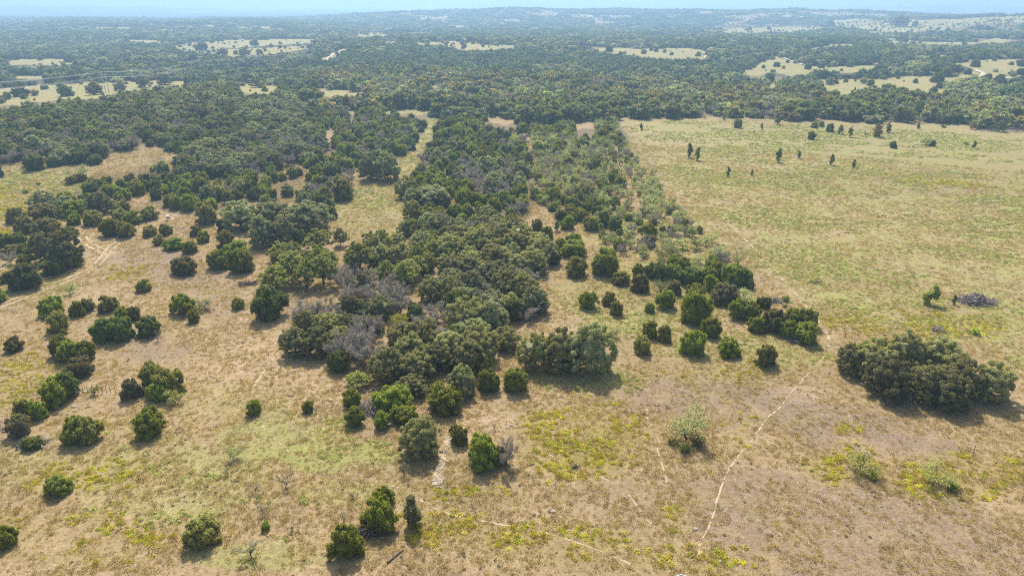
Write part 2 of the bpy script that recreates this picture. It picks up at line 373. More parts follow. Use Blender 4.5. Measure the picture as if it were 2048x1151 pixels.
M_GROUND = ground_material()
_LM = {}
def leafmat(col, grass=False):
    k = (tuple(round(c, 4) for c in col), grass)
    if k not in _LM:
        _LM[k] = leaf_material('grass_blades', col, 0.3, 0.28, 0.85) if grass else leaf_material('foliage', col)
    return _LM[k]
M_LEAF = leafmat((.08, .1, .04))
M_GRASS = M_LEAF
_MC = {}
def tinted(me, col, grass=False):
    """the same shape in another colour"""
    k = (me.name, tuple(col), grass)
    if k not in _MC:
        c = me.copy(); c.materials[0] = leafmat(col, grass); _MC[k] = c
    return _MC[k]
M_BARK = plain_material('bark', (0.05, 0.038, 0.03), (0.13, 0.105, 0.085), 4)
M_TWIG = plain_material('grey_twigs', (0.34, 0.29, 0.255), (0.54, 0.48, 0.43), 1.5)
M_DEADWOOD = plain_material('weathered_wood', (0.15, 0.12, 0.105), (0.38, 0.33, 0.30), 1.2)
M_TRAIL = plain_material('dusty_trail', (0.42, 0.315, 0.20), (0.50, 0.38, 0.25), 0.8)
M_TRAIL2 = plain_material('faint_trail', (0.40, 0.30, 0.185), (0.47, 0.355, 0.225), 0.6)
M_ROAD = plain_material('caliche_road', (0.40, 0.33, 0.24), (0.50, 0.43, 0.33), 0.1)
M_ROCK = plain_material('limestone', (0.26, 0.22, 0.17), (0.48, 0.42, 0.34), 2.0, 0.9, 0, 0.05)
M_METAL = plain_material('galvanised_steel', (0.45, 0.46, 0.47), (0.62, 0.63, 0.64), 2.0, 0.5, 0.3)
M_WIRE = plain_material('aluminium_wire', (0.6, 0.6, 0.6), (0.8, 0.8, 0.8), 0.1, 0.35, 0.6)
M_POST = plain_material('weathered_post', (0.10, 0.07, 0.055), (0.20, 0.15, 0.12), 3)
M_WHITE = plain_material('white_paint', (0.74, 0.73, 0.70), (0.82, 0.81, 0.79), 2)
M_DARK = plain_material('dark_water', (0.012, 0.013, 0.014), (0.03, 0.03, 0.03), 2, 0.15)
M_ROOF = plain_material('pale_metal_roof', (0.6, 0.6, 0.6), (0.75, 0.75, 0.74), 0.3, 0.5)
M_WALL = plain_material('house_wall', (0.45, 0.40, 0.34), (0.58, 0.53, 0.46), 0.5)
M_GLASS = plain_material('window_glass', (0.03, 0.04, 0.05), (0.06, 0.07, 0.08), 0.5, 0.1)
M_GRAVEL = plain_material('white_gravel', (0.5, 0.46, 0.42), (0.8, 0.78, 0.74), 2)

# ------------------------------------------------------------------ mesh helpers
def mesh_np(name, V, faces, mats, mat_idx=None, smooth=False):
    """faces: list of (k x n int arrays)"""
    me = bpy.data.meshes.new(name)
    V = np.asarray(V, dtype=np.float32)
    tot = np.concatenate([np.full(len(f), f.shape[1]) for f in faces]) if faces else np.zeros(0, int)
    idx = np.concatenate([f.ravel() for f in faces]) if faces else np.zeros(0, int)
    me.vertices.add(len(V)); me.vertices.foreach_set('co', V.ravel())
    me.loops.add(len(idx)); me.loops.foreach_set('vertex_index', idx.astype(np.int32))
    me.polygons.add(len(tot))
    st = np.concatenate([[0], np.cumsum(tot)[:-1]]).astype(np.int32)
    me.polygons.foreach_set('loop_start', st); me.polygons.foreach_set('loop_total', tot.astype(np.int32))
    for m in mats: me.materials.append(m)
    if mat_idx is not None: me.polygons.foreach_set('material_index', np.asarray(mat_idx, dtype=np.int32))
    me.polygons.foreach_set('use_smooth', np.full(len(tot), smooth))
    me.update(calc_edges=True)
    me.validate()
    return me
class MB:
    def __init__(s): s.V = []; s.F = []; s.I = []; s.n = 0
    def add(s, V, Fc, mi=0):
        V = np.asarray(V, float).reshape(-1, 3); Fc = np.asarray(Fc, int)
        s.V.append(V); s.F.append(Fc + s.n); s.I.append(np.full(len(Fc), mi)); s.n += len(V)
    def tube(s, p, r, sides=5, mi=0, cap=False):
        p = np.asarray(p, float); n = len(p); r = np.broadcast_to(np.asarray(r, float), (n,))
        d = np.gradient(p, axis=0); d /= np.linalg.norm(d, axis=1, keepdims=True) + 1e-9
        ref = np.array([0, 0, 1.0]) if abs(d[0][2]) < 0.9 else np.array([1.0, 0, 0])
        u = np.cross(d, ref); u /= np.linalg.norm(u, axis=1, keepdims=True) + 1e-9
        v = np.cross(d, u)
        a = np.arange(sides) * 2 * math.pi / sides
        V = p[:, None, :] + r[:, None, None] * (np.cos(a)[None, :, None] * u[:, None, :] + np.sin(a)[None, :, None] * v[:, None, :])
        Fc = []
        for i in range(n - 1):
            for k in range(sides):
                k2 = (k + 1) % sides
                Fc.append((i * sides + k, i * sides + k2, (i + 1) * sides + k2, (i + 1) * sides + k))
        s.add(V.reshape(-1, 3), Fc, mi)
        if cap and sides == 4: s.add(V[-1], [(0, 1, 2, 3)], mi)
        elif cap:
            c = V[-1]; s.add(np.vstack([c, c.mean(0)]), [(k, (k + 1) % sides, sides) for k in range(sides)], mi)
    def box(s, c, sz, mi=0, rz=0.0):
        x, y, z = sz[0] / 2, sz[1] / 2, sz[2] / 2
        V = np.array([(a * x, b * y, e * z) for e in (-1, 1) for b in (-1, 1) for a in (-1, 1)], float)
        cr, sr = math.cos(rz), math.sin(rz)
        V = np.stack([V[:, 0] * cr - V[:, 1] * sr, V[:, 0] * sr + V[:, 1] * cr, V[:, 2]], 1) + np.asarray(c, float)
        s.add(V, [(0, 2, 3, 1), (4, 5, 7, 6), (0, 1, 5, 4), (2, 6, 7, 3), (0, 4, 6, 2), (1, 3, 7, 5)], mi)
    def mesh(s, name, mats, smooth=False):
        fs = {}; order3 = []; order4 = []; i3 = []; i4 = []
        for f, i in zip(s.F, s.I):
            if f.shape[1] == 3: order3.append(f); i3.append(i)
            else: order4.append(f); i4.append(i)
        faces = []; idx = []
        if order3: faces.append(np.concatenate(order3)); idx.append(np.concatenate(i3))
        if order4: faces.append(np.concatenate(order4)); idx.append(np.concatenate(i4))
        return mesh_np(name, np.concatenate(s.V), faces, mats, np.concatenate(idx), smooth)

def unit(v): return v / (np.linalg.norm(v, axis=-1, keepdims=True) + 1e-9)
def leaves(mb, P, O, size, aspect, rng, mi=0, up=0.8, rough=0.55):
    """diamond leaf sprays at P whose faces look outward (O), their long axis rising by `up`"""
    n = len(P)
    nr = unit(O + rng.normal(0, rough, (n, 3)))
    D = np.array([0, 0, up]) + rng.normal(0, .6, (n, 3)) + O * .25
    D = unit(D - nr * (D * nr).sum(1, keepdims=True))
    D = unit(D + nr * rng.uniform(0, .5, (n, 1)))
    side = unit(np.cross(D, nr))
    sz = size * rng.uniform(0.6, 1.4, (n, 1))
    a = D * sz * aspect * 0.5; b = side * sz * 0.5
    V = np.stack([P - a, P + b - a * .1, P + a, P - b - a * .1], 1)
    mb.add(V.reshape(-1, 3), np.arange(n * 4).reshape(n, 4), mi)
def clumps(n, W, H, zlo, rlo, rhi, rng, prof, sep=.62):
    """small clumps spread over an envelope: prof(t) is the radius (0..1) at height fraction t"""
    C, Rd = [], []
    for _ in range(n * 7):
        if len(C) >= n: break
        t = rng.uniform(zlo, 1.0); a = rng.uniform(0, 6.283)
        e = prof(t) * W * .5
        q = e * (math.sqrt(rng.uniform(.35, 1.0)) if t < .8 else math.sqrt(rng.uniform(0, 1)))
        r = rng.uniform(rlo, rhi) * W
        c = np.array([max(0, q - r * .6) * math.cos(a), max(0, q - r * .6) * math.sin(a), max(t * H - r * .7, r * .6)])
        if C and np.min(np.linalg.norm(np.array(C) - c, axis=1) - sep * (np.array(Rd) + r)) < 0: continue
        C.append(c); Rd.append(r)
    return np.array(C), np.array(Rd)
_ico = None
def ico():
    global _ico
    if _ico is None:
        import bmesh
        bm = bmesh.new(); bmesh.ops.create_icosphere(bm, subdivisions=2, radius=1)
        bm.verts.ensure_lookup_table()
        V = np.array([v.co[:] for v in bm.verts]); Fc = np.array([[v.index for v in f.verts] for f in bm.faces]); bm.free()
        _ico = (V, Fc)
    return _ico
def core(mb, c, r, rng, mi=0, sq=1.0):
    V, Fc = ico()
    V = V * (1 + rng.normal(0, 0.13, (len(V), 1))) * np.array([r, r, r * sq]) + np.asarray(c)
    mb.add(V, Fc, mi)
def lobe_points(C, Rd, n, rng, low=-0.35, sq=None, depth=0.3):
    """points on the outside of a set of lobes"""
    w_ = Rd ** 2; k = rng.choice(len(C), size=int(n * 2.2), p=w_ / w_.sum())
    d = unit(rng.normal(size=(len(k), 3)))
    flip = (d[:, 2] < low); d[flip, 2] *= -1
    rr = Rd[k][:, None] * (1.04 - depth * rng.random((len(k), 1)) ** 2)
    q = d * rr
    if sq is not None: q[:, 2] *= sq[k] if hasattr(sq, '__len__') else sq
    P = C[k] + q
    ok = np.ones(len(P), bool)
    for i in range(len(C)):
        e = P - C[i]
        if sq is not None: e = e / np.array([1, 1, sq if not hasattr(sq, '__len__') else sq[i]])
        ok &= ~((np.linalg.norm(e, axis=1) < Rd[i] * 0.72) & (k != i))
    P = P[ok][:n]; d = d[ok][:n]
    return P, d
def bent(a, b, rng, n=5, amt=0.12):
    t = np.linspace(0, 1, n)[:, None]
    L = np.linalg.norm(np.asarray(b) - np.asarray(a))
    off = rng.normal(0, amt * L, (n, 3)) * (t * (1 - t) * 2)
    return np.asarray(a) * (1 - t) + np.asarray(b) * t + off

# every builder returns (crown mesh builder, trunk mesh builder); nominal size 1 x 1 x 1 scaled by W (width), H (height)
def b_juniper(rng, nl, leaf, W=3.4, H=3.0, q=0):
    cr, tk = MB(), MB()
    ph = rng.uniform(0, 6.28, 3)
    pk = rng.uniform(.36, .50)
    prof = lambda t: max(.12, (1 - abs((t - pk) / (1.06 - pk if t > pk else pk + .28)) ** 2.4)) ** .52
    C, Rd = clumps((46, 26, 12)[q], W, H, .1, (.07, .09, .14)[q], (.13, .15, .2)[q], rng, prof)
    f = 1 + .16 * np.sin(np.arctan2(C[:, 1], C[:, 0]) * 2 + ph[0]) + .09 * np.sin(np.arctan2(C[:, 1], C[:, 0]) * 3 + ph[1])
    C[:, :2] *= f[:, None]
    core(cr, (0, 0, H * .42), W * .30, rng, 0, H / W * .95)
    for c, r in zip(C, Rd): core(cr, c, r * .66, rng, 0, 1.15)
    sq = np.full(len(C), 1.3)
    P, d = lobe_points(C, Rd, nl, rng, -0.6, sq, .35)
    O = unit(d * .9 + unit(P - np.array([0, 0, H * .35])) * .6 + np.array([0, 0, .15]))
    leaves(cr, P, O, leaf, 1.9, rng, 0, 1.4, .45)
    k = rng.choice(len(P), nl // 9)
    leaves(cr, P[k] + O[k] * leaf * .9 + np.array([0, 0, leaf * .6]), O[k], leaf * .8, 2.4, rng, 0, 2.0, .5)
    for i in range(4):
        a = rng.uniform(0, 6.28)
        tk.tube(bent((0.05 * math.cos(a), 0.05 * math.sin(a), -0.15), (W * .2 * math.cos(a), W * .2 * math.sin(a), H * .6), rng), np.linspace(.09, .03, 5), 5)
    for i in range(22):
        a = rng.uniform(0, 6.28); e = rng.uniform(.36, .52) * W
        tk.tube(bent((0, 0, H * .1), (e * math.cos(a), e * math.sin(a), H * rng.uniform(.04, .45)), rng, 4), np.linspace(.035, .012, 4), 3, 1)
    return cr, tk
def b_oak(rng, nl, leaf, W=9.0, H=7.0, skirt=0.3, openness=0.0, q=0):
    cr, tk = MB(), MB()
    prof = lambda t: (max(.05, 1 - max(0, (t - .42) / .62) ** 2.2)) ** .6 * (.8 + .2 * min(1, t / .4))
    n = int((110, 52, 20)[q] * (1 - openness * .45))
    C, Rd = clumps(n, W, H, skirt, (.045, .065, .10)[q], (.088, .11, .165)[q], rng, prof, .58)
    az = np.arctan2(C[:, 1], C[:, 0]); ph = rng.uniform(0, 6.28, 4)
    f = 1 + .13 * np.sin(az * 2 + ph[0]) + .11 * np.sin(az * 3 + ph[1]) + .05 * np.sin(az * 5 + ph[2])
    C[:, :2] *= f[:, None]; C[:, 2] *= 1 + .10 * np.sin(az * 3 + ph[3])
    sq = np.full(len(C), .85)
    for c, r in zip(C, Rd): core(cr, c, r * .68, rng, 0, .75)
    if openness < .3: core(cr, (0, 0, H * .5), W * .30, rng, 0, .8 * H / W)
    P, d = lobe_points(C, Rd, nl, rng, -0.5, sq, 0.4)
    O = unit(d + unit(P - np.array([0, 0, H * .35])) * .35)
    leaves(cr, P, O, leaf, 1.35, rng, 0, .2, .6)
    base = np.array([0, 0, -0.2]); fork = np.array([rng.normal(0, .2), rng.normal(0, .2), H * .22])
    tk.tube(bent(base, fork, rng, 4, .05), np.linspace(W * .035, W * .026, 4), 7)
    for i in range(0, len(C), max(1, len(C) // 22)):
        tk.tube(bent(fork, C[i], rng, 5, .09), np.linspace(W * .016, W * .004, 5), 4)
    return cr, tk
def b_bare(rng, ntw, W=6.0, H=5.0, thick=.03, leafy=0, leaf=.12):
    """open crown of fine twigs, with sparse leaves when leafy"""
    cr, tk = MB(), MB()
    fork = np.array([rng.normal(0, .25), rng.normal(0, .25), H * rng.uniform(.08, .2)])
    tk.tube(bent((0, 0, -.2), fork, rng, 4, .08), np.linspace(W * .028, W * .02, 4), 6)
    tips = []
    for i in range(int(rng.integers(9, 13))):
        a = i * 2.399 + rng.uniform(-.4, .4); q = math.sqrt(rng.uniform(.15, 1)) * W * .46
        z = H * (.5 + .38 * math.sqrt(max(0, 1 - (q / (W * .45)) ** 2))) * rng.uniform(.8, 1)
        z = z if i % 3 else z * .62
        e = np.array([q * math.cos(a), q * math.sin(a), z]); p = bent(fork, e, rng, 6, .13)
        tk.tube(p, np.linspace(W * .013, W * .005, 6) * (.7 if leafy > 1000 else 1), 4)
        for k in range(5):
            s = p[rng.integers(2, 6)]; e2 = s + unit(rng.normal(size=3) + np.array([0, 0, .7]) + (e - fork) * .35) * W * rng.uniform(.08, .17)
            p2 = bent(s, e2, rng, 4, .15); tk.tube(p2, np.linspace(W * .005, W * .002, 4) * (.6 if leafy > 1000 else 1), 3); tips += [p2[1], p2[2], p2[3]]
    tips = np.array(tips)
    k = rng.integers(0, len(tips), ntw)
    A = tips[k] + rng.normal(0, W * .03, (ntw, 3))
    D = unit(rng.normal(size=(ntw, 3)) + (tips[k] - fork) / W * 1.6 + np.array([0, 0, .5]))
    Ln = W * rng.uniform(.04, .11, (ntw, 1))
    side = unit(np.cross(D, rng.normal(size=(ntw, 3)))) * thick
    V = np.stack([A - side, A + side, A + D * Ln], 1)
    cr.add(V.reshape(-1, 3), np.arange(ntw * 3).reshape(-1, 3), 1)
    if leafy:
        k = rng.integers(0, ntw, leafy)
        leaves(cr, A[k] + D[k] * Ln[k] * rng.random((leafy, 1)) + rng.normal(0, W * (.045 if leafy > 1000 else .01), (leafy, 3)), unit(rng.normal(size=(leafy, 3)) * .45 + np.array([0, 0, 1.0])), leaf, 1.5, rng, 0, .3, .3)
    return cr, tk
def b_upright(rng, nl, leaf, W=2.0, H=4.0):
    cr, tk = MB(), MB()
    n = 10; C = []; Rd = []
    for i in range(n):
        t = (i + .6) / n; a = rng.uniform(0, 6.28); env = (math.sin(min(1, t * 1.5 + .1) * 1.57)) * (1 - t) ** .55
        q = env * W * .27 * rng.uniform(.4, 1.3)
        C.append((q * math.cos(a), q * math.sin(a), H * (.08 + .84 * t))); Rd.append(max(.12 * W, env * W * .30 * rng.uniform(.7, 1.2)))
    C = np.array(C); Rd = np.array(Rd); sq = np.full(n, 1.3)
    for c, r in zip(C, Rd): core(cr, c, r * .62, rng, 0, 1.2)
    P, d = lobe_points(C, Rd, nl, rng, -.6, sq, .5)
    leaves(cr, P, unit(d * .8 + np.array([0, 0, .7]) + rng.normal(0, .4, P.shape)), leaf, 2.2, rng)
    tk.tube(bent((0, 0, -.1), (0, 0, H * .6), rng, 4, .02), np.linspace(.08, .03, 4), 5)
    return cr, tk
def b_shrub(rng, nl, leaf, W=2.0, H=1.2):
    cr, tk = MB(), MB()
    ns = 26
    a = rng.uniform(0, 6.28, ns); q = np.sqrt(rng.random(ns)) * W * .45
    E = np.stack([q * np.cos(a), q * np.sin(a), H * rng.uniform(.5, 1, ns) * (1 - .5 * (q / (W * .5)) ** 2)], 1)
    for e in E: tk.tube(bent((e[0] * .15, e[1] * .15, -.05), e, rng, 4, .08), np.linspace(.022, .008, 4), 3)
    k = rng.integers(0, ns, nl); t = rng.uniform(.3, 1.05, (nl, 1))
    P = E[k] * t + rng.normal(0, W * .07, (nl, 3)); P[:, 2] = np.abs(P[:, 2])
    leaves(cr, P, unit(rng.normal(size=(nl, 3)) + np.array([0, 0, .8])), leaf, 1.7, rng)
    return cr, tk

# kind -> builders for near (parts) and far (one mesh)
NOM = {'J': (3.4, 3.0), 'O': (9.0, 7.0), 'L': (8.0, 6.5), 'D': (6.0, 5.0), 'T': (2.0, 2.6), 'M': (5.0, 4.0), 'U': (2.0, 4.0), 'S': (2.0, 1.2), 'E': (7.0, 8.0)}
def build_kind(k, rng, q):
    """q: 0 near, 1 middle distance, 2 far"""
    nl = {'J': (7400, 2100, 420), 'O': (24000, 6500, 700), 'L': (9000, 3200, 420), 'D': (5200, 2400, 420), 'T': (420, 300, 100), 'M': (260, 200, 80), 'U': (1300, 420, 160), 'S': (900, 350, 100), 'E': (9000, 2600, 460)}[k][q]
    lf = {'J': (.122, .21, .5), 'O': (.165, .30, 1.0), 'L': (.19, .34, 1.0), 'D': (.022, .035, .1), 'T': (.010, .016, .04), 'M': (.014, .022, .06), 'U': (.15, .22, .36), 'S': (.11, .17, .34), 'E': (.22, .36, 1.0)}[k][q]
    W, H = NOM[k]
    if k == 'J': return b_juniper(rng, nl, lf, q=q)
    if k == 'O': return b_oak(rng, nl, lf, W, H, .16, 0, q)
    if k == 'L': return b_oak(rng, nl, lf, W, H, .38, .45, q)
    if k == 'E': return b_oak(rng, nl, lf, W, H, .15, .1, q)
    if k == 'D': return b_bare(rng, nl, W, H, lf, (900, 420, 80)[q], (.13, .2, .5)[q])
    if k == 'M': return b_bare(rng, nl, W, H, lf, (1700, 1300, 240)[q], (.13, .21, .5)[q])
    if k == 'T': return b_bare(rng, nl, W, H, lf, (110, 70, 20)[q], (.08, .12, .3)[q])
    if k == 'U': return b_upright(rng, nl, lf)
    return b_shrub(rng, nl, lf)
NV = {'J': 7, 'O': 6, 'L': 3, 'D': 4, 'T': 4, 'M': 4, 'U': 4, 'S': 4, 'E': 4}
LIB = {}
def lib(k, v, q):
    v = v % NV[k]
    if (k, v, q) not in LIB:
        rng = np.random.default_rng(abs(hash((ord(k), v, q))) % 99991 + 5)
        cr, tk = build_kind(k, rng, q)
        if q == 0:
            LIB[(k, v, q)] = (cr.mesh('tree_crown', [M_LEAF, M_TWIG]), tk.mesh('tree_trunk', [M_BARK, M_TWIG], True))
        else:
            n0 = cr.n
            for V_, F_, I_ in zip(tk.V, tk.F, tk.I):
                cr.V.append(V_); cr.F.append(F_ + n0); cr.I.append(np.where(I_ == 0, 2, 1))
            cr.n += tk.n
            LIB[(k, v, q)] = (cr.mesh('tree_whole', [M_LEAF, M_TWIG, M_BARK]), None)
    return LIB[(k, v, q)]

def obj(name, me, parent=None, loc=None):
    o = bpy.data.objects.new(name, me); COL.objects.link(o)
    if parent: o.parent = parent
    if loc is not None: o.location = loc
    return o
def tag(o, label, cat, group=None):
    o['label'] = label; o['category'] = cat
    if group: o['group'] = group
    return o
def struct(o, kind='structure', label=None, cat=None):
    o['kind'] = kind
    if label: o['label'] = label
    if cat: o['category'] = cat
    return o

# ------------------------------------------------------------------ the ground: one sheet out to the skyline
def build_ground():
    rs = [3.0]
    while rs[-1] < 42000: rs.append(rs[-1] * (1.035 if rs[-1] < 45 else 1.0085))
    rs = np.array(rs)
    a1 = np.radians(np.arange(-46, 46.01, 0.2)); a2 = np.radians(np.arange(50, 314, 8.0))
    az = np.concatenate([a1, a2]); na = len(az); nr = len(rs)
    Rg, A = np.meshgrid(rs, az, indexing='ij')
    X = Rg * np.sin(A); Y = Rg * np.cos(A); Z = terrain(X, Y)
    px, py, dep = project(X, Y, Z)
    back = (Y < 10)
    px = np.where(back, -9999, px)
    V = np.stack([X, Y, Z], -1).reshape(-1, 3)
    V = np.vstack([V, [[0, 0, float(terrain(0, 0))]]])
    i = np.arange(nr - 1)[:, None]; j = np.arange(na)[None, :]; j2 = (j + 1) % na
    Fq = np.stack(np.broadcast_arrays(i * na + j, (i + 1) * na + j, (i + 1) * na + j2, i * na + j2), -1).reshape(-1, 4)[:, ::-1]
    c = nr * na
    Ft = np.stack([np.arange(na), (np.arange(na) + 1) % na, np.full(na, c)], 1)[:, ::-1]
    me = mesh_np('ground', V, [Ft, Fq], [M_GROUND], None, True)
    z = sample(ZONE, px, py, -1)
    rr = Rg
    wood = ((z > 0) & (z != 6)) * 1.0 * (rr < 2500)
    open_out = np.where(z < 0, 0.0, 0)
    far = np.where(z > 0, 1.0, 0.0) * sst(500, 900, rr)
    far = np.where((z == 1) & opening(X, Y), 0.15, far)
    far = np.where((z < 0) & (rr > 900), np.where(vnoise(X, Y, 300, 9) > .35, 1.0, 0), far)
    # beyond the built trees the ground itself carries wood and field
    v = vnoise(X, Y * .6, 900, 12) * .6 + vnoise(X, Y * .6, 330, 13) * .4
    far = np.where(rr > 4200, (v > .40) * 1.0, far)
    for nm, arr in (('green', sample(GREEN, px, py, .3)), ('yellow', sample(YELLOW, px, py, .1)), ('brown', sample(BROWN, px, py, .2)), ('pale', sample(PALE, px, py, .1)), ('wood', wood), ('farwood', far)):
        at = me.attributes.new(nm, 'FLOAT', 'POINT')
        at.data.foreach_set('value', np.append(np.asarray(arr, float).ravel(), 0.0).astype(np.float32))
    o = obj('ground', me)
    struct(o, 'structure')
build_ground()

# ------------------------------------------------------------------ trails and roads
TRAIL_PTS = []
def strip(name, pts, width, mat, jit=0.35, gap=0.0, step=0.8, fade=0.0):
    P = [ground(*p)[:2] for p in pts]
    P = np.array(P)
    # smooth resample
    d = np.concatenate([[0], np.cumsum(np.linalg.norm(np.diff(P, axis=0), axis=1))])
    far = np.linalg.norm(P, axis=1).mean()
    step = max(step, far * .006)
    s = np.arange(0, d[-1], step)
    x = np.interp(s, d, P[:, 0]); y = np.interp(s, d, P[:, 1])
    k = max(1, int(5 / step))
    if len(x) > 2 * k + 2:
        ker = np.ones(2 * k + 1) / (2 * k + 1)
        xp = np.convolve(np.pad(x, k, mode='edge'), ker, 'valid'); yp = np.convolve(np.pad(y, k, mode='edge'), ker, 'valid')
        x, y = xp, yp
    x = x + (vnoise(s, s * 0 + 3, 4.0, 77) - .5) * .6; y = y + (vnoise(s, s * 0 + 9, 4.0, 78) - .5) * .6
    tx = np.gradient(x); ty = np.gradient(y); L = np.hypot(tx, ty) + 1e-9; nx, ny = -ty / L, tx / L
    mb = MB()
    for side in ((0,) if gap == 0 else (-1, 1)):
        cx = x + nx * side * gap / 2; cy = y + ny * side * gap / 2
        w1 = width / 2 * (1 + jit * (vnoise(s, s * 0, 1.7, 5 + side) - .5) * 2); w2 = width / 2 * (1 + jit * (vnoise(s, s * 0, 1.7, 15 + side) - .5) * 2)
        ax, ay = cx + nx * w1, cy + ny * w1; bx, by = cx - nx * w2, cy - ny * w2
        lift = 0.035 + np.maximum(0, np.hypot(cx, cy) - 250) * .0009
        V = np.stack([np.stack([ax, ay, terrain(ax, ay) + lift], 1), np.stack([bx, by, terrain(bx, by) + lift], 1)], 1).reshape(-1, 3)
        i = np.arange(len(s) - 1); Fc = np.stack([2 * i, 2 * i + 1, 2 * i + 3, 2 * i + 2], 1)
        if fade: Fc = Fc[RNG.random(len(Fc)) > fade]
        mb.add(V, Fc)
        TRAIL_PTS.append(np.stack([cx, cy, np.full(len(cx), width / 2)], 1))
    return struct(obj(name, mb.mesh(name, [mat], True)), 'structure')
strip('footpath', [(1390, 1125), (1400, 1090), (1425, 1040), (1438, 985), (1450, 945), (1480, 905), (1505, 870), (1540, 835), (1575, 795), (1610, 755), (1640, 725), (1655, 700)], .22, M_TRAIL, .8, 0, .5, .16)
strip('footpath', [(1655, 704), (1664, 680), (1640, 645), (1600, 600), (1575, 570), (1535, 520), (1490, 478), (1440, 430)], .4, M_TRAIL2, .8, 0, .8, .5)
strip('footpath', [(820, 985), (850, 1008), (900, 1033), (1000, 1048), (1100, 1065), (1200, 1096), (1290, 1145)], .24, M_TRAIL2, .8, 0, .6, .35)
strip('footpath', [(515, 842), (545, 870), (575, 902), (600, 925), (640, 938), (720, 948), (820, 985)], .24, M_TRAIL2, .8, 0, .6, .6)
strip('footpath', [(1042, 868), (1125, 928), (1230, 958), (1280, 1012), (1322, 1088)], .2, M_TRAIL2, .8, 0, .6, .45)
strip('footpath', [(1290, 805), (1305, 868), (1320, 910), (1337, 982)], .2, M_TRAIL2, .8, 0, .6, .5)
strip('two_track', [(-60, 632), (0, 613), (60, 588), (120, 566), (170, 545), (200, 525), (216, 503), (228, 488), (270, 470), (335, 440), (380, 420)], .5, M_TRAIL2, .5, 1.7, .8, .04)
strip('two_track', [(215, 505), (180, 490), (160, 470)], .6, M_TRAIL2, .5, 1.7, .8, .2)
strip('two_track', [(500, 790), (540, 720), (590, 670), (640, 640)], .4, M_TRAIL2, .5, 0, .8, .5)
strip('dirt_road', [(1727, 60), (1735, 70), (1760, 75), (1790, 80), (1830, 84), (1850, 88)], 5, M_ROAD, .3)
strip('dirt_road', [(1555, 112), (1570, 118), (1590, 124), (1610, 132)], 4, M_ROAD, .3)
strip('dirt_road', [(1410, 104), (1412, 118), (1425, 128), (1450, 140)], 4, M_TRAIL, .3)
strip('dirt_road', [(1875, 130), (1900, 126), (1912, 123)], 4, M_ROAD, .3)
strip('dirt_road', [(1950, 140), (1968, 148), (1960, 156), (2060, 158)], 4, M_ROAD, .3)
strip('dirt_road', [(650, 122), (668, 108), (690, 99)], 5, M_TRAIL, .4)
TR = np.concatenate(TRAIL_PTS)
TR = TR[np.linalg.norm(TR[:, :2], axis=1) < 260]

# ------------------------------------------------------------------ the trees, one by one
ZM = {'a': (0, 480, .29545), 'b': (0, 180, .3476), 'c': (600, 180, .3476), 'd': (480, 460, .3127), 'e': (900, 460, .3127), 'f': (1400, 480, .3301),
      'g': (0, 780, .3224), 'h': (480, 740, .3571), 'i': (1040, 780, .3224), 'j': (1560, 780, .3223), 'k': (1250, 200, .3896), 'm': (0, 0, 1.0)}
COLS = {'JG': (.195, .225, .026), 'JD': (.120, .150, .034), 'JO': (.205, .200, .055), 'JY': (.215, .260, .035), 'JR': (.165, .155, .075),
        'OG': (.285, .290, .140), 'OD': (.205, .210, .105), 'OB': (.265, .285, .165), 'LG': (.250, .275, .085),
        'DG': (.26, .26, .18), 'MG': (.34, .38, .17), 'MY': (.38, .40, .13), 'MD': (.25, .29, .125), 'UG': (.165, .195, .075), 'UR': (.21, .15, .065), 'UY': (.26, .27, .07),
        'SY': (.34, .38, .05), 'SG': (.20, .25, .06), 'SB': (.27, .23, .12), 'EG': (.155, .180, .055), 'EO': (.250, .215, .065), 'EY': (.36, .30, .10), 'EP': (.32, .37, .16), 'UO': (.20, .21, .10), 'JF': (.075, .110, .040), 'OF': (.110, .140, .085)}  # JF, OF: far junipers and oaks painted darker so the haze looks bluer
COLS = {k: tuple(c * (1.3 if k[0] in 'JOLEU' else 1.1) for c in v) for k, v in COLS.items()}
NAMES = {'J': ('juniper', 'juniper'), 'O': ('live_oak', 'oak tree'), 'L': ('live_oak', 'oak tree'), 'D': ('bare_tree', 'bare tree'), 'T': ('bare_sapling', 'bare sapling'), 'M': ('mesquite_tree', 'mesquite'),
         'U': ('young_juniper', 'young juniper'), 'S': ('shrub', 'shrub'), 'E': ('elm_tree', 'elm tree')}
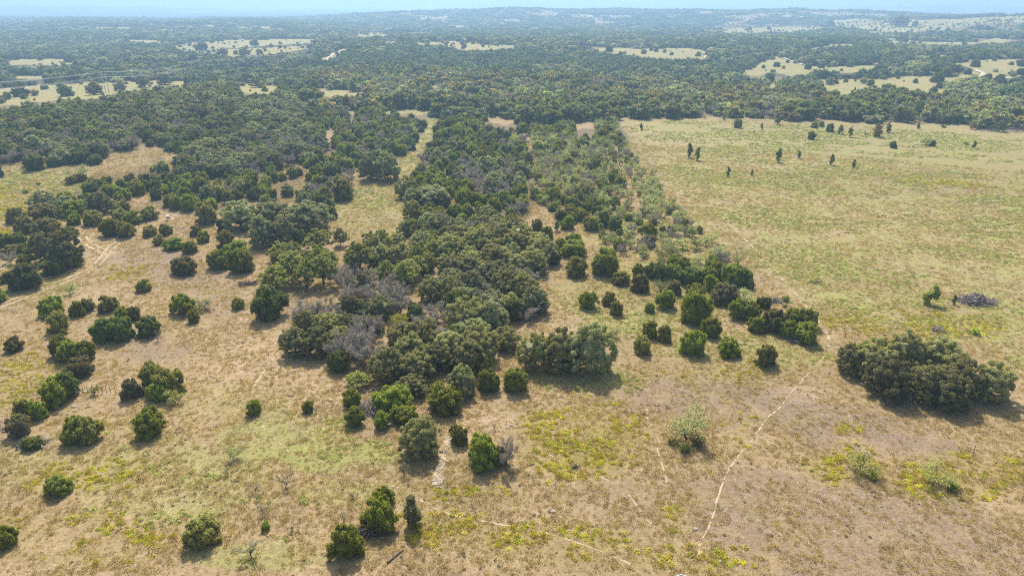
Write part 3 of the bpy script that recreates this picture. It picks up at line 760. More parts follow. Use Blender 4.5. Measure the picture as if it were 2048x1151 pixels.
# each: zoom key, x0, y0, x1, y1, kind+colour, label
HAND = [
 ('a',70,165,290,325,'JD','broad dark green juniper just left of the curving two-track'),
 ('a',0,215,65,300,'JR','brownish juniper cut by the left edge, beside the broad dark juniper'),
 ('a',-60,305,40,440,'JG','green juniper cut by the left edge, below the brownish one'),
 ('a',440,262,520,392,'MD','tiny tree with a forked bare trunk beside the two-track'),
 ('a',280,380,430,500,'JG','round green juniper behind a paler one on the left slope'),
 ('a',330,475,475,610,'JO','olive juniper in front of a round green one on the left slope'),
 ('a',272,482,345,540,'SG','low light green shrub at the left foot of the olive juniper'),
 ('a',480,405,580,520,'JG','juniper with a smaller partner leaning on its right'),
 ('a',550,388,650,475,'JO','smaller olive juniper at the right of its touching partner'),
 ('a',680,370,800,480,'JO','neat olive juniper alone above the big dark double juniper'),
 ('a',935,265,1025,345,'JG','small green juniper alone on the bare brown flat'),
 ('a',1160,110,1335,225,'JO','wide olive juniper on the bare flat beside the two-track bend'),
 ('a',1420,65,1570,190,'JG','left juniper of the tall clump above the brush heap'),
 ('a',1530,5,1700,120,'JG','pale topped juniper at the back of the tall clump above the brush heap'),
 ('a',1555,60,1715,215,'JG','largest juniper at the front right of the tall clump above the brush heap'),
 ('a',1170,365,1325,495,'JG','green juniper with two smaller bushes at its right side'),
 ('a',1330,375,1445,470,'MD','greyish open bush right of the green juniper on the bare flat'),
 ('a',1270,465,1360,555,'JO','small olive juniper at the front of the trio on the bare flat'),
 ('a',1570,385,1660,460,'JO','tiny olive juniper alone left of the central oaks'),
 ('a',775,450,880,535,'JG','green juniper behind the big dark double juniper'),
 ('a',860,435,960,545,'JO','grey-green juniper standing behind the gap of the big dark junipers'),
 ('a',635,535,790,680,'JD','left half of the big dark double juniper'),
 ('a',740,515,905,675,'JD','right half of the big dark double juniper'),
 ('a',925,512,1100,645,'JD','dark juniper right of the big dark double juniper'),
 ('a',1050,590,1115,685,'DG','small grey dead bush at the right foot of a dark juniper'),
 ('a',45,650,165,745,'JO','lone small juniper near the left edge, on the tan slope'),
 ('a',412,595,456,642,'JY','very small yellow-green juniper above a three-part juniper chain'),
 ('a',350,640,500,780,'JG','rear juniper of the three-part chain on the left slope'),
 ('a',392,672,530,830,'JG','middle left juniper of the three-part chain on the left slope'),
 ('a',500,680,645,810,'JG','middle right juniper of the three-part chain on the left slope'),
 ('a',460,785,635,920,'JR','brownish front juniper of the three-part chain on the left slope'),
 ('a',290,930,480,1110,'JG','front half of the tall dark juniper by the white rock'),
 ('a',370,890,550,1060,'JD','rear half of the tall dark juniper by the white rock'),
 ('a',950,820,1130,1000,'JO','back juniper of the large clump below the left slope'),
 ('a',1060,860,1245,1050,'JO','right juniper of the large clump below the left slope'),
 ('a',1000,950,1170,1080,'JG','front bright juniper of the large clump below the left slope'),
 ('a',830,930,965,1070,'JR','grey-brown juniper at the left of the large clump'),
 ('a',1120,1005,1245,1110,'MY','yellow-green leafy bush at the right foot of the large clump'),
 ('a',605,968,680,1050,'MD','thin olive bush by the short fence and the white rock'),
 ('b',185,815,345,990,'OD','left crown of the dark oak pair beside the two-track'),
 ('b',300,815,480,1020,'OD','right crown of the dark oak pair beside the two-track'),
 ('b',235,950,400,1052,'JD','dark juniper under the front of the dark oak pair'),
 ('b',405,945,470,1022,'JG','small juniper at the right foot of the dark oak pair'),
 ('b',585,740,705,836,'JG','left of two touching junipers above the small juniper group'),
 ('b',680,755,785,842,'JO','right of two touching junipers above the small juniper group'),
 ('b',825,778,902,838,'JO','olive juniper at the upper left of the small juniper group'),
 ('b',915,768,1000,830,'JG','green juniper at the upper right of the small juniper group, below the feeder'),
 ('b',888,832,954,888,'JO','smallest juniper of the group below the feeder'),
 ('b',950,845,1058,915,'JG','wide juniper of the group below the feeder'),
 ('b',1053,868,1135,936,'JG','rounded bright juniper at the right end of the group below the feeder'),
 ('b',1130,808,1214,872,'JG','green juniper left of the tall clump, in front of a paler one'),
 ('b',1098,780,1160,838,'JO','small pale juniper behind a green one near the feeder'),
 ('b',1137,660,1250,768,'JO','tall rounded olive juniper at the tip of the juniper tongue'),
 ('b',1250,742,1325,812,'JR','grey-brown bush against the left side of the blue-green oaks'),
 ('b',1250,805,1355,905,'JO','olive juniper between the tall clump and the blue-green oaks'),
 ('b',393,715,466,775,'JG','round juniper left of a wider one at the top of the two-track flat'),
 ('b',480,690,597,772,'JO','wide olive juniper at the top of the two-track flat'),
 ('b',650,682,735,752,'JO','left bush of the row along the two-track flat'),
 ('b',720,695,818,768,'JG','middle bush of the row along the two-track flat'),
 ('b',815,670,918,742,'JO','right bush of the row along the two-track flat'),
 ('b',100,728,212,822,'JO','leftmost of two junipers above the dark oak pair'),
 ('b',210,735,352,832,'JO','rightmost of two junipers above the dark oak pair'),
 ('b',48,680,148,762,'JR','pale brownish juniper at the edge of the left field'),
 ('b',360,785,452,842,'JG','green juniper peeping over the right of the dark oak pair'),
 ('b',-20,820,90,930,'JD','dark juniper cut by the left edge, beside the dark oak pair'),
 ('b',60,825,165,920,'JD','dark juniper between the left edge and the dark oak pair'),
 ('b',20,890,130,950,'JO','pale low juniper left of the dark oak pair'),
 ('b',110,880,197,942,'JG','low green juniper tucked left of the dark oak pair'),
 ('b',22,918,112,1002,'DG','grey half-bare bush left of the dark oak pair'),
 ('b',108,945,172,1012,'JY','small light green juniper at the left foot of the dark oak pair'),
 ('b',185,575,320,690,'OB','grey-green oak at the left end of the juniper belt'),
 ('b',180,650,350,748,'JO','wide olive juniper below the grey-green oak at the belt\'s left end'),
 ('b',365,640,520,722,'JG','green juniper between two oaks in the juniper belt'),
 ('b',510,588,657,702,'OD','round dark oak in the left of the juniper belt'),
 ('b',1290,640,1500,800,'OB','left crown of the blue-green oak cluster'),
 ('b',1430,725,1600,895,'OB','front left crown of the blue-green oak cluster'),
 ('b',1560,720,1700,890,'OB','front middle crown of the blue-green oak cluster'),
 ('b',1480,630,1680,770,'OB','back crown of the blue-green oak cluster'),
 ('b',1640,630,1900,800,'OB','right crown of the blue-green oak cluster'),
 ('b',1680,790,1765,880,'JD','dark juniper among the front of the blue-green oaks'),
 ('b',1755,800,1920,930,'LG','rounded light green oak right of the blue-green cluster'),
 ('b',1912,778,2012,915,'LG','small oak on a visible trunk beside the central clearing'),
 ('b',1570,920,1670,1008,'JG','bright juniper behind the left of the green oak lobe'),
 ('b',385,433,512,515,'MD','bare topped mesquite in the left field'),
 ('b',385,495,445,540,'JO','small juniper at the left foot of the left field mesquite'),
 ('b',440,480,505,525,'JG','small juniper at the right foot of the left field mesquite'),
 ('b',128,562,172,592,'SG','small dark bush alone in the left field'),
 ('b',208,520,236,552,'SG','tiny bush in the left field near the mesquite'),
 ('b',-40,438,27,502,'JD','dark juniper cut by the left edge of the left field'),
 ('c',340,365,470,520,'OB','left half of the big blue-grey oak at the head of the clearing'),
 ('c',440,365,577,520,'OB','right half of the big blue-grey oak at the head of the clearing'),
 ('c',558,497,682,622,'LD' if False else 'OD','dark round oak on the right edge of the clearing'),
 ('c',190,515,312,632,'JO','juniper on a bare trunk at the left edge of the clearing'),
 ('c',598,640,712,738,'JO','rounded olive juniper on the right edge of the clearing'),
 ('c',690,682,832,756,'JG','wide juniper at the lower right edge of the clearing'),
 ('c',665,548,862,645,'OB','pale oak behind the right edge of the clearing'),
 ('c',1380,780,1457,856,'JG','juniper below the small pair at the top of the right glade'),
 ('c',1330,735,1400,812,'JO','pale juniper at the top left of the right glade'),
 ('c',1468,845,1526,912,'JG','small juniper left of the double juniper in the right glade'),
 ('c',1503,858,1652,955,'JG','front juniper of the double juniper in the right glade'),
 ('c',1530,820,1622,875,'JG','back juniper of the double juniper in the right glade'),
 ('c',1528,955,1648,1067,'JO','rounded olive juniper left of the large round one in the right glade'),
 ('c',1678,910,1836,1056,'JG','large round dark-sided juniper in the right glade'),
 ('c',1795,1045,1897,1118,'JO','olive juniper below the large round one in the right glade'),
 ('c',1630,725,1712,806,'JO','left juniper of the trio above the large round one'),
 ('c',1700,690,1790,790,'JO','middle juniper of the trio above the large round one'),
 ('c',1770,725,1862,812,'JD','right dark juniper of the trio above the large round one'),
 ('c',1795,848,1877,914,'JG','small rounded juniper right of the double juniper'),
 ('c',1963,770,2050,848,'JG','green juniper at the left of the mesquite flat'),
 ('c',1463,690,1532,752,'JD','dark juniper beneath the yellow topped one'),
 ('c',1498,722,1582,797,'JG','juniper in front of the yellow topped one'),
 ('c',1520,620,1615,712,'JD','dark juniper with a yellow bush growing at its top'),
 ('c',1520,612,1582,650,'SY','bright yellow bush against a dark juniper'),
 ('c',1585,690,1662,752,'JG','juniper right of the yellow topped one'),
 ('c',1458,748,1497,812,'UG','narrow juniper left of the one in front of the yellow bush'),
 ('c',1405,900,1502,1012,'JD','dark juniper against the right flank of the oak belt'),
 ('d',80,365,300,560,'JD','big dark juniper at the left of the green oak lobe'),
 ('d',210,130,322,225,'JO','olive juniper behind the left of the green oak lobe'),
 ('d',130,225,330,385,'LG','leftmost oak of the green oak lobe'),
 ('d',240,140,440,330,'LG','rear oak of the green oak lobe'),
 ('d',340,190,520,370,'LG','middle oak of the green oak lobe'),
 ('d',440,150,640,360,'LG','right oak of the green oak lobe'),
 ('d',670,80,870,260,'LG','round oak on a visible trunk behind the grey dead trees'),
 ('d',860,70,960,205,'JD','dark juniper beside the round oak on a trunk'),
 ('d',940,20,1060,120,'OG','small oak at the foot of the central clearing'),
 ('d',950,80,1120,220,'OG','oak in front of the one at the foot of the central clearing'),
 ('d',1080,0,1230,140,'OB','oak crown at the right foot of the central clearing'),
 ('d',1290,90,1345,190,'JR','slim brownish juniper between two oak crowns'),
 ('d',1130,150,1260,265,'JO','juniper in the small tan gap of the oaks'),
 ('d',870,200,1020,350,'LG','open oak above the yellow saplings'),
 ('d',970,200,1130,370,'LG','spreading oak left of the small tan gap'),
 ('d',1140,290,1300,450,'OG','open crowned oak with visible limbs in the middle hollow'),
 ('d',1270,290,1440,440,'OG','oak right of the open crowned one in the middle hollow'),
 ('d',1290,370,1460,560,'JD','dark dense juniper at the edge of the shaded hollow'),
 ('d',600,250,720,390,'DG','grey bare tree at the back of the dead patch'),
 ('d',690,250,830,370,'DG','grey bare tree beside the back one of the dead patch'),
 ('d',800,330,960,500,'DG','tall grey bare tree in the middle of the dead patch'),
 ('d',940,380,1100,540,'DG','broad grey bare tree at the right of the dead patch'),
 ('d',420,490,560,620,'DG','grey leaning bare tree at the left of the dead patch'),
 ('d',560,480,680,600,'DG','grey twiggy tree in the dead patch behind the leaning bare tree'),
 ('d',640,415,735,500,'SY','bright lime green sapling in the dead patch'),
 ('d',725,500,880,600,'JD','dark juniper in the dead patch below the lime green sapling'),
 ('d',945,530,1085,620,'SY','pair of lime yellow saplings right of the dead patch'),
 ('d',1060,580,1210,700,'DG','grey bare tree below the yellow saplings'),
 ('d',1190,590,1330,700,'DG','grey bare tree beside the shaded hollow'),
 ('d',660,660,870,860,'DG','large grey bare tree standing before the left oak lobe'),
 ('d',270,620,450,800,'OD','leftmost oak reaching out over the tan slope'),
 ('d',400,610,600,800,'OD','second oak from the left tip of the left oak lobe'),
 ('d',560,600,740,760,'OG','third oak of the left oak lobe, behind the large bare tree'),
 ('d',560,770,700,900,'JD','dark juniper under the left oak lobe'),
 ('d',700,600,880,760,'DG','grey bare tree behind the large grey bare tree'),
 ('d',680,900,830,1010,'LG','yellow-green oak at the left corner of the front oaks'),
 ('d',660,1000,780,1135,'JG','bright juniper at the left foot of the front oaks'),
 ('d',840,740,1060,960,'OG','front oak right of the large grey bare tree'),
 ('d',1010,760,1240,960,'OG','middle front oak of the central mott'),
 ('d',1000,920,1200,1060,'OG','low front oak behind the two bright junipers'),
 ('d',860,990,1100,1160,'JG','left of two bright green junipers at the front of the mott'),
 ('d',1190,980,1420,1160,'JG','right of two bright green junipers at the front of the mott'),
 ('e',445,620,650,930,'OG','left oak of the rounded clump right of the central mott'),
 ('e',590,600,830,930,'OG','middle oak of the rounded clump right of the central mott'),
 ('e',760,590,1045,915,'OB','right oak of the rounded clump right of the central mott'),
 ('e',700,700,805,945,'JO','olive juniper in the front of the rounded oak clump'),
 ('e',825,385,942,497,'JG','green juniper alone in the glade right of the oak belt'),
 ('e',970,390,1060,482,'JO','left of two touching junipers in the glade right of the oak belt'),
 ('e',1015,450,1107,547,'JO','right of two touching junipers in the glade right of the oak belt'),
 ('e',1040,265,1150,347,'JO','olive juniper right below the large round juniper'),
 ('e',1155,285,1280,390,'JO','juniper with a bare trunk left of the right thicket'),
 ('e',1160,215,1250,300,'JG','juniper at the back left of the right thicket'),
 ('e',1240,205,1337,305,'JD','dark juniper at the back of the right thicket'),
 ('e',1245,460,1310,530,'JG','small green juniper in front of the right thicket'),
 ('e',1310,380,1450,497,'JG','front left juniper of the right thicket'),
 ('e',1295,300,1400,400,'MD','grey-green bush inside the left of the right thicket'),
 ('e',1390,310,1480,420,'JR','brown-green juniper inside the left of the right thicket'),
 ('e',1360,210,1480,320,'JG','rear juniper in the middle of the right thicket'),
 ('e',1460,240,1600,350,'JD','dark rear juniper in the middle of the right thicket'),
 ('e',1460,390,1670,600,'JG','largest front juniper of the right thicket'),
 ('e',1500,340,1640,450,'JG','juniper behind the largest front one of the right thicket'),
 ('e',1225,575,1332,692,'JG','left of two touching junipers below the right thicket'),
 ('e',1320,605,1422,712,'JO','right of two touching junipers below the right thicket'),
 ('e',1168,675,1290,785,'JO','small juniper left in the row at the edge of the brown slope'),
 ('e',1470,635,1627,797,'JG','large juniper in the row at the edge of the brown slope'),
 ('e',1018,598,1088,712,'MD','thin half-bare bush above the rounded oak clump'),
 ('e',165,890,322,1028,'JG','bright juniper before the right end of the front oaks'),
 ('e',335,885,497,1030,'JY','yellow-green juniper between the mott and the rounded oak clump'),
 ('e',-20,860,170,1050,'OD','dark oak at the right end of the front oaks'),
 ('f',5,465,125,587,'JG','round juniper just below the largest thicket juniper'),
 ('f',95,590,242,697,'JG','very round bright juniper on the green strip above the brown slope'),
 ('f',325,630,462,757,'JO','round juniper with a pale middle, last before the footpath'),
 ('f',170,350,290,480,'JG','left juniper of the group above the round bright ones'),
 ('f',250,360,365,492,'JG','second juniper of the group above the round bright ones'),
 ('f',285,460,392,552,'JG','low front juniper of the long thicket tail'),
 ('f',380,412,520,555,'JO','pale middle juniper of the long thicket tail'),
 ('f',500,410,610,520,'JG','tall juniper near the right end of the long thicket tail'),
 ('f',590,412,712,525,'JG','rear right juniper of the long thicket tail'),
 ('f',480,485,590,590,'JG','front juniper at the right end of the long thicket tail'),
 ('f',565,495,715,622,'JG','last front juniper at the right end of the long thicket tail'),
 ('f',340,340,430,412,'JD','small dark juniper beside the grey deadwood'),
 ('f',120,150,230,255,'JG','rear juniper at the top right of the right thicket'),
 ('f',190,165,305,275,'JD','dark juniper at the top right corner of the right thicket'),
 ('f',265,235,330,297,'JD','small juniper at the right tip of the right thicket'),
 ('f',-10,160,100,275,'JG','rear juniper of the right thicket, left of its top corner'),
 ('f',60,262,220,385,'JR','grey-brown juniper in the heart of the right thicket'),
 ('f',200,300,340,380,'MG','pale feathery bush at the right side of the thicket'),
 ('f',180,50,270,170,'MG','pale green mesquite above the right thicket'),
 ('f',70,60,180,160,'DG','grey bare mesquite above the right thicket'),
 ('f',1318,258,1412,388,'UY','olive tree leaning right alone in the pasture left of the brush pile'),
 ('f',1518,308,1552,407,'UG','thin upright sapling just left of the brush pile'),
 ('f',805,580,1010,840,'OG','left end oak of the large oak island'),
 ('f',900,560,1160,860,'OG','second oak from the left of the large oak island'),
 ('f',1080,530,1350,800,'OG','highest rear oak of the large oak island'),
 ('f',1290,575,1600,800,'OG','rear right oak of the large oak island'),
 ('f',980,690,1270,950,'OD','front left oak of the large oak island'),
 ('f',1230,720,1500,980,'OG','front middle oak of the large oak island'),
 ('f',1440,700,1700,960,'OG','front right oak of the large oak island'),
 ('f',1350,790,1620,1020,'OD','lowest front oak of the large oak island'),
 ('f',1610,700,1870,1000,'OG','right end oak of the large oak island'),
 ('f',1635,522,1702,577,'SY','lime green weed clump beyond the large oak island'),
 ('f',490,330,556,372,'SG','small green bush behind the grey deadwood'),
 ('f',490,365,530,417,'SB','thin brown bush beside the grey deadwood'),
 ('g',395,150,560,320,'JG','left half of the double juniper in the lower left field'),
 ('g',480,165,637,320,'JO','right half of the double juniper in the lower left field'),
 ('g',840,110,1030,275,'JG','upright green juniper right of the double one in the lower left field'),
 ('g',150,280,262,362,'JY','small bright juniper on grey brush in the lower left'),
 ('g',298,525,447,645,'JG','lone green juniper on yellow grass in the lower left'),
 ('g',-40,825,107,985,'JG','green juniper cut by the left edge at the bottom'),
 ('g',1165,785,1370,960,'JO','dark open juniper with bare lower limbs near the bottom'),
 ('g',1530,45,1627,157,'JG','small oval juniper alone on the tan slope'),
 ('g',90,40,220,180,'JO','left half of the olive juniper below the white rock'),
 ('g',180,35,297,195,'JG','right half of the olive juniper below the white rock'),
 ('g',-20,130,110,310,'DG','grey-green bush cut by the left edge beside the olive juniper'),
 ('g',60,140,200,280,'JR','brownish juniper between the grey bush and the olive juniper'),
 ('g',1622,805,1678,872,'JG','tiny green juniper under the thin bare saplings'),
 ('g',1400,340,1500,437,'MD','low spreading mesquite in the green weeds of the lower left'),
 ('g',1555,530,1632,655,'DG','thin bare sapling left of the green weed patch'),
 ('g',1590,640,1682,795,'DG','tall thin bare sapling above the tiny green juniper'),
 ('g',90,548,142,662,'DG','thin bare sapling left of the lone green juniper'),
 ('g',1480,880,1640,1060,'DG','wispy bare mesquite right of the dark open juniper'),
 ('g',1368,430,1432,545,'DG','small bare sapling under the spreading mesquite'),
 ('h',508,850,692,1052,'JG','big rounded bright juniper at the bottom of the picture'),
 ('h',693,712,877,895,'JG','big bright juniper behind the one at the bottom, with brush at its foot'),
 ('h',750,650,862,750,'JG','smaller juniper touching the back of the big bright one'),
 ('h',905,700,1032,875,'UO','upright grey-green tree right of the big bright juniper'),
 ('h',1265,330,1450,572,'JG','big dense juniper right of the rocky wash'),
 ('h',1400,395,1500,560,'JO','pale partner at the right of the big wash juniper'),
 ('h',1425,380,1562,545,'DG','bare dark branches on the right of the big wash juniper'),
 ('h',908,265,1127,480,'OG','round grey-green oak at the head of the rocky wash'),
 ('h',1170,285,1280,425,'JO','small juniper right of the head of the rocky wash'),
 ('h',592,203,697,312,'JY','round very bright juniper left of the mott\'s front'),
 ('h',748,225,842,327,'JY','bright juniper at the mott\'s front left corner'),
 ('h',848,190,1000,300,'JG','juniper between the bright corner one and the round wash oak'),
 ('h',348,160,417,240,'JY','small yellow-green juniper beside a thin bare sapling'),
 ('h',412,170,448,262,'DG','thin bare sapling beside the small yellow-green juniper'),
 ('h',885,470,965,592,'DG','bare leaning sapling left of the rocky wash'),
 ('h',200,540,310,660,'DG','grey bare bush in the middle of the green weeds'),
 ('h',600,650,650,740,'DG','tiny bare sapling left of the smaller touching juniper'),
 ('h',545,770,610,850,'DG','tiny bare sapling above the bottom rounded juniper'),
 ('h',1395,270,1440,340,'DG','thin bare sapling behind the big wash juniper'),
 ('h',1290,730,1340,800,'DG','small bare sapling below the big wash juniper by the footpath'),
 ('i',925,95,1142,330,'MG','lone mesquite with a dark forked trunk on the tan slope'),
 ('i',900,240,985,370,'SB','brown shrub left of the lone mesquite\'s foot'),
 ('i',1040,225,1168,375,'SB','brown-green shrub right of the lone mesquite\'s foot'),
 ('i',975,310,1065,402,'SG','low dark green shrub in front of the lone mesquite'),
 ('j',400,345,592,515,'MY','pale yellow-green mesquite on the brown slope'),
 ('j',520,460,605,580,'SY','yellow-green shrub at the right foot of the pale mesquite'),
 ('j',850,408,1048,582,'MY','spreading mesquite with a dark fork, rightmost on the brown slope'),
 ('j',1010,540,1105,640,'SG','dark weedy shrub at the right foot of the rightmost mesquite'),
 ('k',305,220,346,294,'UG','dark young juniper, left of the pasture pair near the scrub edge'),
 ('k',355,240,393,310,'UG','dark young juniper, right of the pasture pair near the scrub edge'),
 ('k',514,335,542,397,'UG','narrow young juniper below the pasture pair'),
 ('k',641,348,660,392,'UR','thin brownish sapling right of the narrow young juniper'),
 ('k',768,235,806,332,'UG','tall ragged young juniper in the middle of the pasture'),
 ('k',877,258,902,300,'UG','small dense young juniper right of the tall ragged one'),
 ('k',1042,272,1073,337,'UG','pointed young juniper right of the small dense one'),
 ('k',1161,300,1184,352,'UR','thin rusty sapling right of the pointed young juniper'),
 ('k',934,158,976,207,'JD','round dark juniper in front of the pasture row'),
 ('k',1031,115,1073,172,'JD','large dark juniper in the pasture row'),
 ('k',1085,125,1118,174,'UG','dark juniper right of the large one in the pasture row'),
 ('k',1138,136,1172,190,'UY','yellowish sapling in the pasture row'),
 ('k',1218,138,1252,200,'DG','bare sapling in the pasture row'),
 ('k',1260,120,1322,188,'EO','olive-yellow elm in the pasture row'),
 ('k',1332,115,1367,167,'UG','dark pointed juniper right of the olive-yellow elm'),
 ('k',1492,113,1516,148,'UG','small dark juniper by the far edge of the pasture'),
 ('k',1357,213,1394,246,'JD','low round juniper alone below the pasture row'),
 ('k',1517,188,1567,233,'MD','grey-green bush left of a small dark one on the right pasture'),
 ('k',1563,206,1592,236,'JD','small dark bush right of the grey-green one on the right pasture'),
 ('k',1774,208,1801,247,'UG','small pointed juniper on the far right pasture'),
 ('k',1680,158,1702,206,'DG','thin bare sapling on the far right pasture'),
 ('k',762,62,804,124,'UG','tall juniper against the creek wood at the top of the pasture'),
 ('k',555,100,602,142,'JO','bushy juniper left of the tall one at the top of the pasture'),
 ('k',692,116,710,151,'UG','tiny pointed juniper right of the bushy one at the top'),
 ('k',499,78,519,102,'UG','tiny dark juniper close to the creek wood'),
 ('k',953,112,992,142,'JO','left low bush of the clump at the top of the pasture'),
 ('k',978,84,1008,137,'DG','bare sapling in the clump at the top of the pasture'),
 ('k',995,110,1022,138,'JG','right low bush of the clump at the top of the pasture'),
 ('k',1764,108,1802,149,'EO','rusty small elm near the top right of the pasture'),
 ('k',1894,104,1947,162,'EG','dark elm beside the grey brush windrow'),
 ('k',74,118,93,153,'UG','young juniper at the top left of the pasture'),
 ('k',404,84,417,99,'SG','dot of dark bush near the creek wood'),
 ('k',654,157,667,173,'SG','dot of dark bush below the tiny pointed juniper'),
 ('k',1618,124,1652,141,'SG','low bushes near the far edge of the right pasture'),
 ('m',1275,1005,1300,1030,'SG','') if False else ('k',1735,205,1765,238,'SG','low dark bush left of the small pointed juniper'),
]
# lone round trees scattered on the far clearings (photo pixels: x, bottom, width)
FARLONE = [(445,112,22,'O'),(490,112,24,'O'),(520,110,14,'O'),(405,102,24,'J'),(1218,105,18,'J'),(1240,113,12,'J'),(1287,109,13,'J'),(1302,103,9,'J'),(1312,105,10,'J'),(1323,99,14,'J'),(1343,112,10,'J'),
 (1396,114,13,'J'),(1553,135,13,'J'),(1616,140,14,'J'),(1642,137,14,'J'),(1658,136,9,'J'),(1700,135,16,'J'),(1538,165,22,'J'),(1517,180,22,'J'),(1500,178,20,'J'),(1659,171,20,'O'),(1849,152,24,'J'),(1892,155,22,'J'),
 (1935,150,16,'J'),(1976,158,14,'J'),(1949,135,20,'J'),(1912,126,22,'J'),(2040,134,17,'J'),(2040,151,18,'J'),(1875,166,26,'J'),(1878,178,16,'J'),(1796,83,11,'J'),(1811,86,11,'J'),(1765,87,11,'J'),(1750,64,9,'J'),(1799,55,34,'O'),
 (1830,54,14,'J'),(1770,47,7,'J'),(1538,61,9,'J'),(1660,54,16,'J'),(1492,63,8,'J'),(1500,62,9,'J'),(134,194,28,'J'),(190,191,34,'O'),(44,194,34,'J'),(15,200,20,'J'),(108,170,22,'J'),(90,180,14,'J'),(148,166,36,'O'),
 (330,171,34,'O'),(290,176,30,'O'),(240,182,30,'O'),(517,176,32,'O'),(358,150,16,'J'),(80,122,14,'J'),(140,126,20,'J'),(540,94,6,'J'),(560,98,8,'J'),(510,93,16,'J'),(735,72,6,'J'),(925,92,10,'J'),(946,90,8,'J'),(960,86,12,'J'),(1390,152,14,'J'),(1965,168,20,'J'),(2000,165,20,'J')]
def phrase(x):
    return x
HMAX = {'J': .94, 'O': 1.15, 'L': 1.0, 'D': 1.4, 'M': .95, 'U': 1.9, 'S': .6, 'E': 1.2}
def place_from_box(x0, y0, x1, y1, k='J', hs=1.0):
    cx, wpx, hpx = (x0 + x1) / 2, x1 - x0, y1 - y0
    yb = y1 - hpx * .12
    for _ in range(3):
        gx, gy, gz = ground(cx, yb)
        dep = project(gx, gy, gz)[2]; s = F / dep
        al = math.atan2(EYE - gz, math.hypot(gx, gy))
        W = wpx / s
        v = (hpx / 2 / s) ** 2 - (W / 2 * math.sin(al)) ** 2
        H = 2 * math.sqrt(max(v, (W * .26) ** 2)) / math.cos(al)
        H = min(max(H, .45 * W), HMAX[k] * W * hs)
        yb = (y0 + y1) / 2 + H / 2 * math.cos(al) * s
        yb = min(yb, y1 + 1.0)
    return gx, gy, gz, W, H, wpx
TREES = []   # dict(x, y, z, W, H, kind, col, label, group, size)
for zk, x0, y0, x1, y1, kc, lab in HAND:
    ox, oy, s = ZM[zk]
    gx, gy, gz, W, H, wpx = place_from_box(ox + x0 * s, oy + y0 * s, ox + x1 * s, oy + y1 * s, kc[0], .78 if zk == 'f' and kc[0] == 'O' else 1.0)
    kk = 'T' if kc[0] == 'D' and W < 3.4 and wpx < 60 else kc[0]
    W *= {'O': 1.0 if zk == 'f' else 1.1, 'U': 1.35, 'L': 1.08, 'D': 1.1, 'M': 1.25}.get(kk, 1.03)
    TREES.append(dict(x=gx, y=gy, z=gz, W=W, H=H, k=kk, c=kc, lab=lab, grp=None, px=wpx, hand=True))
for x, yb, wpx, k in FARLONE:
    gx, gy, gz = ground(x, yb - 1.5)
    s = F / project(gx, gy, gz)[2]
    W = wpx / s
    TREES.append(dict(x=gx, y=gy, z=gz, W=W, H=W * random.uniform(.6, .75), k=k, c='JD' if k == 'J' else 'OD', lab='round dark ' + ('juniper' if k == 'J' else 'oak') + ' dotting an open field beyond the creek wood', grp='round trees dotting the far fields ' + k, px=wpx, hand=True))
TX = np.array([t['x'] for t in TREES]); TY = np.array([t['y'] for t in TREES]); TW = np.array([t['W'] for t in TREES])

# zones filled tree by tree
MIX = {  # zone: (spacing m, keep, [(kind+colour, weight, W range, H/W range)], phrase)
 4: (4.9, .97, [('JD', 42, 4.5, 7, .75), ('JO', 8, 4, 6, .75), ('OB', 17, 6, 9.5, .72), ('OD', 14, 6, 9, .72), ('DG', 15, 5, 7, .8), ('LG', 4, 5, 7, .8)], 'the dense upper left forest'),
 5: (4.3, .86, [('JG', 40, 3.0, 5.2, .85), ('JD', 26, 3.5, 5.5, .85), ('JO', 14, 3, 5, .85), ('OB', 5, 5, 7.5, .75), ('DG', 10, 4.0, 6, .8), ('MG', 5, 3, 4.5, .8)], 'the middle thickets'),
 7: (3.6, .84, [('JG', 22, 2.4, 4.6, .85), ('JD', 8, 2.5, 4.5, .85), ('JO', 14, 3, 5, .85), ('MD', 24, 3, 5, .8), ('MG', 28, 3.5, 5, .8), ('DG', 6, 3, 5, .8)], 'the pasture side scrub'),
 6: (3.3, .66, [('MG', 42, 2.6, 4.4, .8), ('MD', 24, 2.4, 4.0, .8), ('DG', 14, 2.5, 4, .85), ('JG', 10, 1.8, 3.0, .85), ('JO', 10, 1.6, 3.2, .85)], 'the mesquite strip'),
 2: (6.2, .97, [('EG', 34, 6, 10, .95), ('EO', 17, 6, 9, .95), ('DG', 16, 6, 9, .9), ('OB', 14, 7, 10, .75), ('JD', 14, 4, 7, .9), ('EY', 1.3, 6, 9, .8), ('EP', 4, 5, 8, .9)], 'the creek bottom wood'),
 3: (5.8, .97, [('JF', 60, 5, 8, .75), ('OF', 16, 6, 10, .7), ('JO', 8, 5, 7, .75), ('OB', 12, 6, 10, .7), ('EP', 3, 5, 8, .8)], 'the far hills'),
 1: (6.6, .90, [('JF', 46, 5, 8, .75), ('OB', 16, 7, 11, .65), ('OF', 22, 7, 10, .65), ('EG', 8, 6, 9, .8), ('DG', 5, 6, 8, .8), ('EP', 2, 5, 7, .9)], 'the far woodland'),
}
